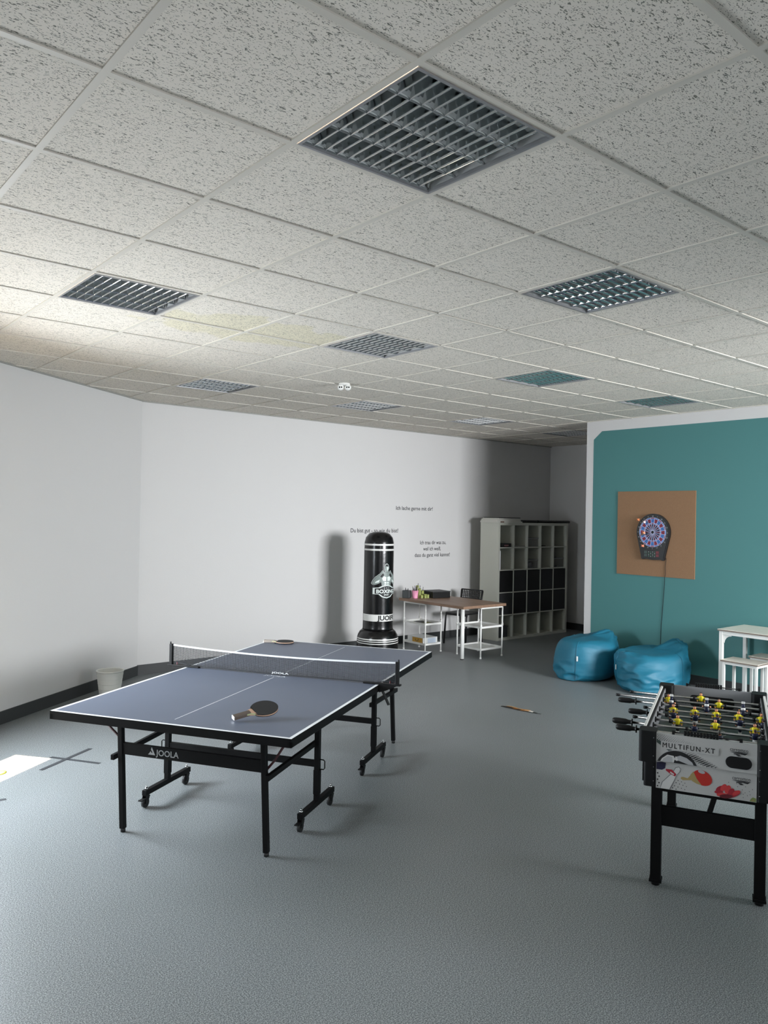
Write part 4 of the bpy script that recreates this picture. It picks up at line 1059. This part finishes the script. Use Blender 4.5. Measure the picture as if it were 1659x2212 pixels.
# bowling pin
blob(mb, [(.092, .499), (.100, .53), (.135, .570), (.150, .585), (.162, .610), (.178, .618), (.188, .608), (.186, .592), (.170, .575), (.160, .545), (.148, .515), (.140, .499)], ink3, y - .0003)
blob(mb, [(.094, .499), (.104, .53), (.137, .567), (.152, .585), (.164, .608), (.178, .615), (.186, .606), (.183, .592), (.168, .575), (.157, .545), (.143, .515), (.136, .499)], inkw, y - .0006)
blob(mb, [(.118, .598), (.146, .598), (.168, .578), (.162, .566), (.142, .574), (.118, .590)], inkd, y - .0009); blob(mb, [(.140, .588), (.158, .577), (.154, .572), (.138, .581)], inkw, y - .0012)
# bat
blob(mb, [(.188, .560), (.190, .568), (.200, .570), (.220, .566), (.238, .590), (.262, .575), (.285, .548), (.262, .548), (.240, .560), (.215, .556), (.198, .553)], inky, y - .0003)
def ell(cx_, cz_, rx, rz_, a, n=26): return [(cx_ + rx * math.cos(t) * math.cos(R(a)) - rz_ * math.sin(t) * math.sin(R(a)), cz_ + rx * math.cos(t) * math.sin(R(a)) + rz_ * math.sin(t) * math.cos(R(a))) for t in [2 * math.pi * k / n for k in range(n)]]
blob(mb, ell(.287, .578, .046, .036, -22), inkr, y - .0006); blob(mb, [(.232, .585), (.246, .604), (.262, .570), (.285, .541), (.262, .546), (.240, .556)], inky, y - .0008)
blob(mb, ell(.283, .607, .016, .008, -10), inks, y - .0009)
inkb = mat('print_bright_red', '#c23a3c', .5); inkc = mat('print_dark_crimson', '#5e1420', .5)
for q, (a_, b_, c_, d_, e_, m_) in enumerate(((.368, .538, .022, .012, 35, inkd), (.383, .546, .020, .011, 60, inkb), (.362, .522, .020, .009, 10, inkd), (.402, .540, .022, .013, 70, inkb), (.418, .532, .018, .012, 60, inkd), (.378, .510, .026, .010, 5, inkb), (.425, .521, .036, .014, 28, inkd), (.395, .506, .030, .010, 8, inkc), (.440, .530, .020, .009, 35, inkb))):
    blob(mb, ell(a_, b_, c_, d_, e_), m_, y - .0003 - q * .00015)
blob(mb, [(.498, .499), (.502, .510), (.512, .520), (.526, .516), (.526, .499)], inkg, y - .0003); blob(mb, [(.505, .50), (.508, .507), (.516, .510), (.520, .503)], inky, y - .0006)
for k in range(46):
    i = k % 9; j = k // 9; u = .080 + i * .016 + (j % 2) * .007; v = .572 - j * .016 - i * .004
    if v > .502 and not (.095 < u < .165 and v > .50 and u < .10 + (v - .47) * 1.0): blob(mb, circ(u, v, .0036 - i * .0002, 8), ink2, y - .0002)
for u, v in ((.405, .575), (.445, .560), (.466, .548), (.478, .536), (.488, .524), (.470, .512), (.480, .565), (.496, .545), (.510, .556), (.470, .528), (.44, .574), (.50, .53)): blob(mb, circ(u, v, .0018, 6), ink2, y - .0002)
swoosh(mb, .418, .588, y - .0004)
mb.build('panel_print', lo, rec=False)
mb = MB(); mb.text('carromco', .0255, ink2, frame((.420, YLo - .0008, .593), (1, 0, 0), (0, 0, 1)), xs=.80); mb.build('lettering', lo, rec=False)
# side walls, rails, field
for x0, x1 in ((0, .022), (FW - .022, FW)):
    mb = MB(); mb.box((x0, .08, .50), (x1, FL - .08, FZ - .012), cabm); mb.build('side_panel', FB)
    mb = MB(); xr_ = (x0 - .002, x0 + .011) if x0 < .1 else (x1 - .011, x1 + .002); mb.box((xr_[0], .075, FZ - .0118), (xr_[1], FL - .075, FZ), railw, bev=.002); mb.build('side_rail', FB)
mb = MB(); mb.box((.0225, .018, .640), (FW - .0225, FL - .018, .652), fieldm)
for x0, x1 in ((.0225, .027), (FW - .027, FW - .0225)): mb.box((x0, .018, .652), (x1, FL - .018, FZ - .014), greyc)
n = 28; mb.tube([(FW / 2 + .09 * math.cos(2 * math.pi * k / n), FL / 2 + .09 * math.sin(2 * math.pi * k / n), .6525) for k in range(n + 1)], .0012, whitel, 4)
mb.tube([(.03, FL / 2, .6525), (FW - .03, FL / 2, .6525)], .0012, whitel, 4)
for yy, s in ((.03, 1), (FL - .03, -1)): mb.tube([(FW / 2 + .12 * math.cos(math.pi * k / 16), yy + s * .12 * math.sin(math.pi * k / 16), .6525) for k in range(17)], .0012, whitel, 4)
mb.build('playing_field', FB)
# inner faces of the end walls: goal mouth, lettering
for yy, s in ((.0145, 1), (FL - .0145, -1)):
    mb = MB(); mb.box((.075, min(yy, yy + s * .004), .652), (FW - .075, max(yy, yy + s * .004), FZ - .001), greyc)
    Mg = frame((0, yy + s * .0045, 0), (1, 0, 0), (0, 0, 1)); mb.prism(rrect(.17, .43, .655, .725, .02), 0, mat('opening_black', '#020203', .9), Mg); mb.build('goal_wall', FB, rec=False)
mb = MB(); mb.text('MULTIFUN', .024, blackp, frame((.075, FL - .024, .665), (1, 0, 0), (0, 0, 1)), xs=.8); mb.build('lettering', FB, rec=False)
# score sliders on both end walls
for yy in (.004, FL - .004):
    mb = MB(); mb.tube([(.155, yy, FZ + .010), (.455, yy, FZ + .010)], .0035, blackp, 8)
    mb.box((.145, yy - .007, FZ), (.157, yy + .007, FZ + .018), blackp); mb.box((.45, yy - .007, FZ), (.464, yy + .007, FZ + .018), blackp); sc_ = mb.build('score_counter', FB)
    mb = MB()
    for k in range(11): mb.box((.20 + k * .0145, yy - .009, FZ + .001), (.20 + k * .0145 + .0125, yy + .009, FZ + .026), blackp, bev=.002)
    mb.build('score_slide', sc_)
mb = MB(); mb.sphere((.395, .02, FZ - .004), .010, blackp, 12); mb.build('ball_inlet_knob', FB)
# legs and aprons
for x in (.075, FW - .052):
    for y in (.045, FL - .09):
        if x > .3 and y > .3:
            mb = MB(); mb.beam((.297, y, .012), (.43, y, .50), .03, .045, cabm, up=(0, 1, 0), bev=.002); mb.build('leg', FB); continue
        mb = MB(); mb.box((x - .025, y - .025, .03), (x + .025, y + .03, .50), cabm, bev=.002); lg = mb.build('leg', FB)
        mb = MB(); mb.box((x - .03, y - .03, .018), (x + .03, y + .035, .032), cabm, bev=.002); mb.tube([(x, y, .0), (x, y, .02)], .02, blackp, 16); mb.build('leveller_foot', lg)
for y in (.04, FL - .085):
    mb = MB(); mb.box((.10, y - .01, .305), (FW - .077, y + .012, .402), cabm); mb.build('leg_apron', FB)
mb = MB(); mb.box((.10, .025, .478), (FW - .077, .05, .4965), cabm); mb.build('lower_frame', FB)
# the football men
skin = mat('figure_skin', '#c98a62', .5); hairm = mat('figure_hair', '#2a1a14', .5); yelm = mat('figure_yellow', '#e0d21f', .4); navy = mat('figure_navy', '#161d38', .4); shoe = mat('figure_shoe_white', '#d8d8d6', .4); bsh = mat('figure_black_shorts', '#141416', .4)
def figure(team):
    """one figure around its rod (rod along x through the chest); feet down, facing +y"""
    sh, st, sk = (yelm, bsh, bsh) if team == 'y' else (navy, shoe, navy)
    mb = MB()
    def loft(secs, m_):
        b = mb.bm; rings = []
        for z, hx, hy, y0 in secs: rings.append([b.verts.new((hx * math.cos(2 * math.pi * k / 10 + .3), y0 + hy * math.sin(2 * math.pi * k / 10 + .3), z)) for k in range(10)])
        i = mb.mi(m_)
        for A, B in zip(rings, rings[1:]):
            for k in range(10): f = b.faces.new((A[k], A[(k + 1) % 10], B[(k + 1) % 10], B[k])); f.material_index = i; f.smooth = True
        for A in (rings[0][::-1], rings[-1]): f = b.faces.new(A); f.material_index = i
    loft([(-.014, .012, .009, 0), (-.006, .014, .010, 0), (.008, .018, .011, 0), (.016, .015, .009, 0), (.019, .007, .006, 0)], sh)           # torso
    for k in (-1, 1):
        mb.beam((k * .016, 0, .012), (k * .021, .001, -.010), .008, .010, sh); mb.beam((k * .021, .001, -.010), (k * .019, .004, -.017), .006, .007, skin)
    loft([(-.028, .013, .010, 0), (-.014, .0125, .0095, 0)], st)
    loft([(-.050, .008, .006, 0), (-.028, .0105, .008, 0)], sk)
    mb.box((-.009, -.006, -.064), (.009, .012, -.050), shoe, bev=.002)
    mb.sphere((0, .001, .028), .0085, skin, 10, (1, 1, 1.15)); mb.sphere((0, -.0015, .0315), .0086, hairm, 10, (1, 1, 1))
    return mb
figs = {}
def put_figure(team, x, rod, ang):
    if team not in figs:
        o = figure(team).build('player_figure', rod); figs[team] = o
    else:
        o = figs[team].copy(); COL.objects.link(o); o.parent = rod
    o.location = (x, 0, 0); o.rotation_euler = (ang, 0, 0); return o
ZR = .735
rods = [  # from the far end: left end x, handle?, team, figure positions, tilt
    (-.175, 0, 'y', (.24,), .0), (-.243, 0, 'y', (.06, .345), .0), (-.22, 1, 'n', (.085, .28, .475), math.pi - .25), (-.052, 0, 'y', (.105, .22, .335, .45, .565), .0),
    (-.13, 1, 'n', (.115, .23, .342, .457, .573), .15), (-.083, 0, 'y', (.145, .335, .527), .0), (-.183, 1, 'n', (.236, .526), .1), (-.147, 1, 'n', (.36,), .1)]
for k, (xe, hnd, team, xs_, ang) in enumerate(rods):
    y = 1.095 - .1315 * k
    xr = FW + (.30 if not hnd else .12) + .02
    rd = MB(); rd.tube([(xe + (.05 if hnd else 0), 0, 0), (xr, 0, 0)], .0068, rodm, 12); rod = rd.build('steel_rod', FB); rod.location = (0, y, ZR)
    if hnd:
        mb = MB(); mb.tube([(xe, 0, 0), (xe + .006, 0, 0), (xe + .02, 0, 0), (xe + .07, 0, 0), (xe + .082, 0, 0), (xe + .095, 0, 0), (xe + .10, 0, 0), (xe + .101, 0, 0), (xe + .106, 0, 0)], [.009, .0145, .0165, .016, .012, .011, .011, .020, .020], blackp, 16); mb.build('rod_grip', rod)
    else:
        mb = MB(); mb.tube([(xe - .008, 0, 0), (xe + .012, 0, 0)], .0088, blackp, 12); mb.build('rod_cap', rod)
    for x in (.028, FW - .028):
        mb = MB(); s = 1 if x < .3 else -1; mb.tube([(x, 0, 0), (x + s * .006, 0, 0)], .015, blackp, 14); mb.build('rod_bearing', rod)
    for x in (xs_[0] - .038 if xs_[0] > .1 else xs_[0] + .035, xs_[-1] + .036 if xs_[-1] < .55 else xs_[-1] - .036):
        mb = MB(); mb.tube([(x - .007, 0, 0), (x + .007, 0, 0)], .0115, blackp, 12); mb.build('rubber_bumper', rod)
    for x in xs_: put_figure(team, x, rod, (math.pi if team == 'y' else 0) * 0 + (ang if team == 'n' else ang))
    # yellow men face the camera end, navy men face away
    for c in rod.children:
        if c.name.startswith('player_figure') and team == 'y': c.rotation_euler = (0, 0, math.pi)
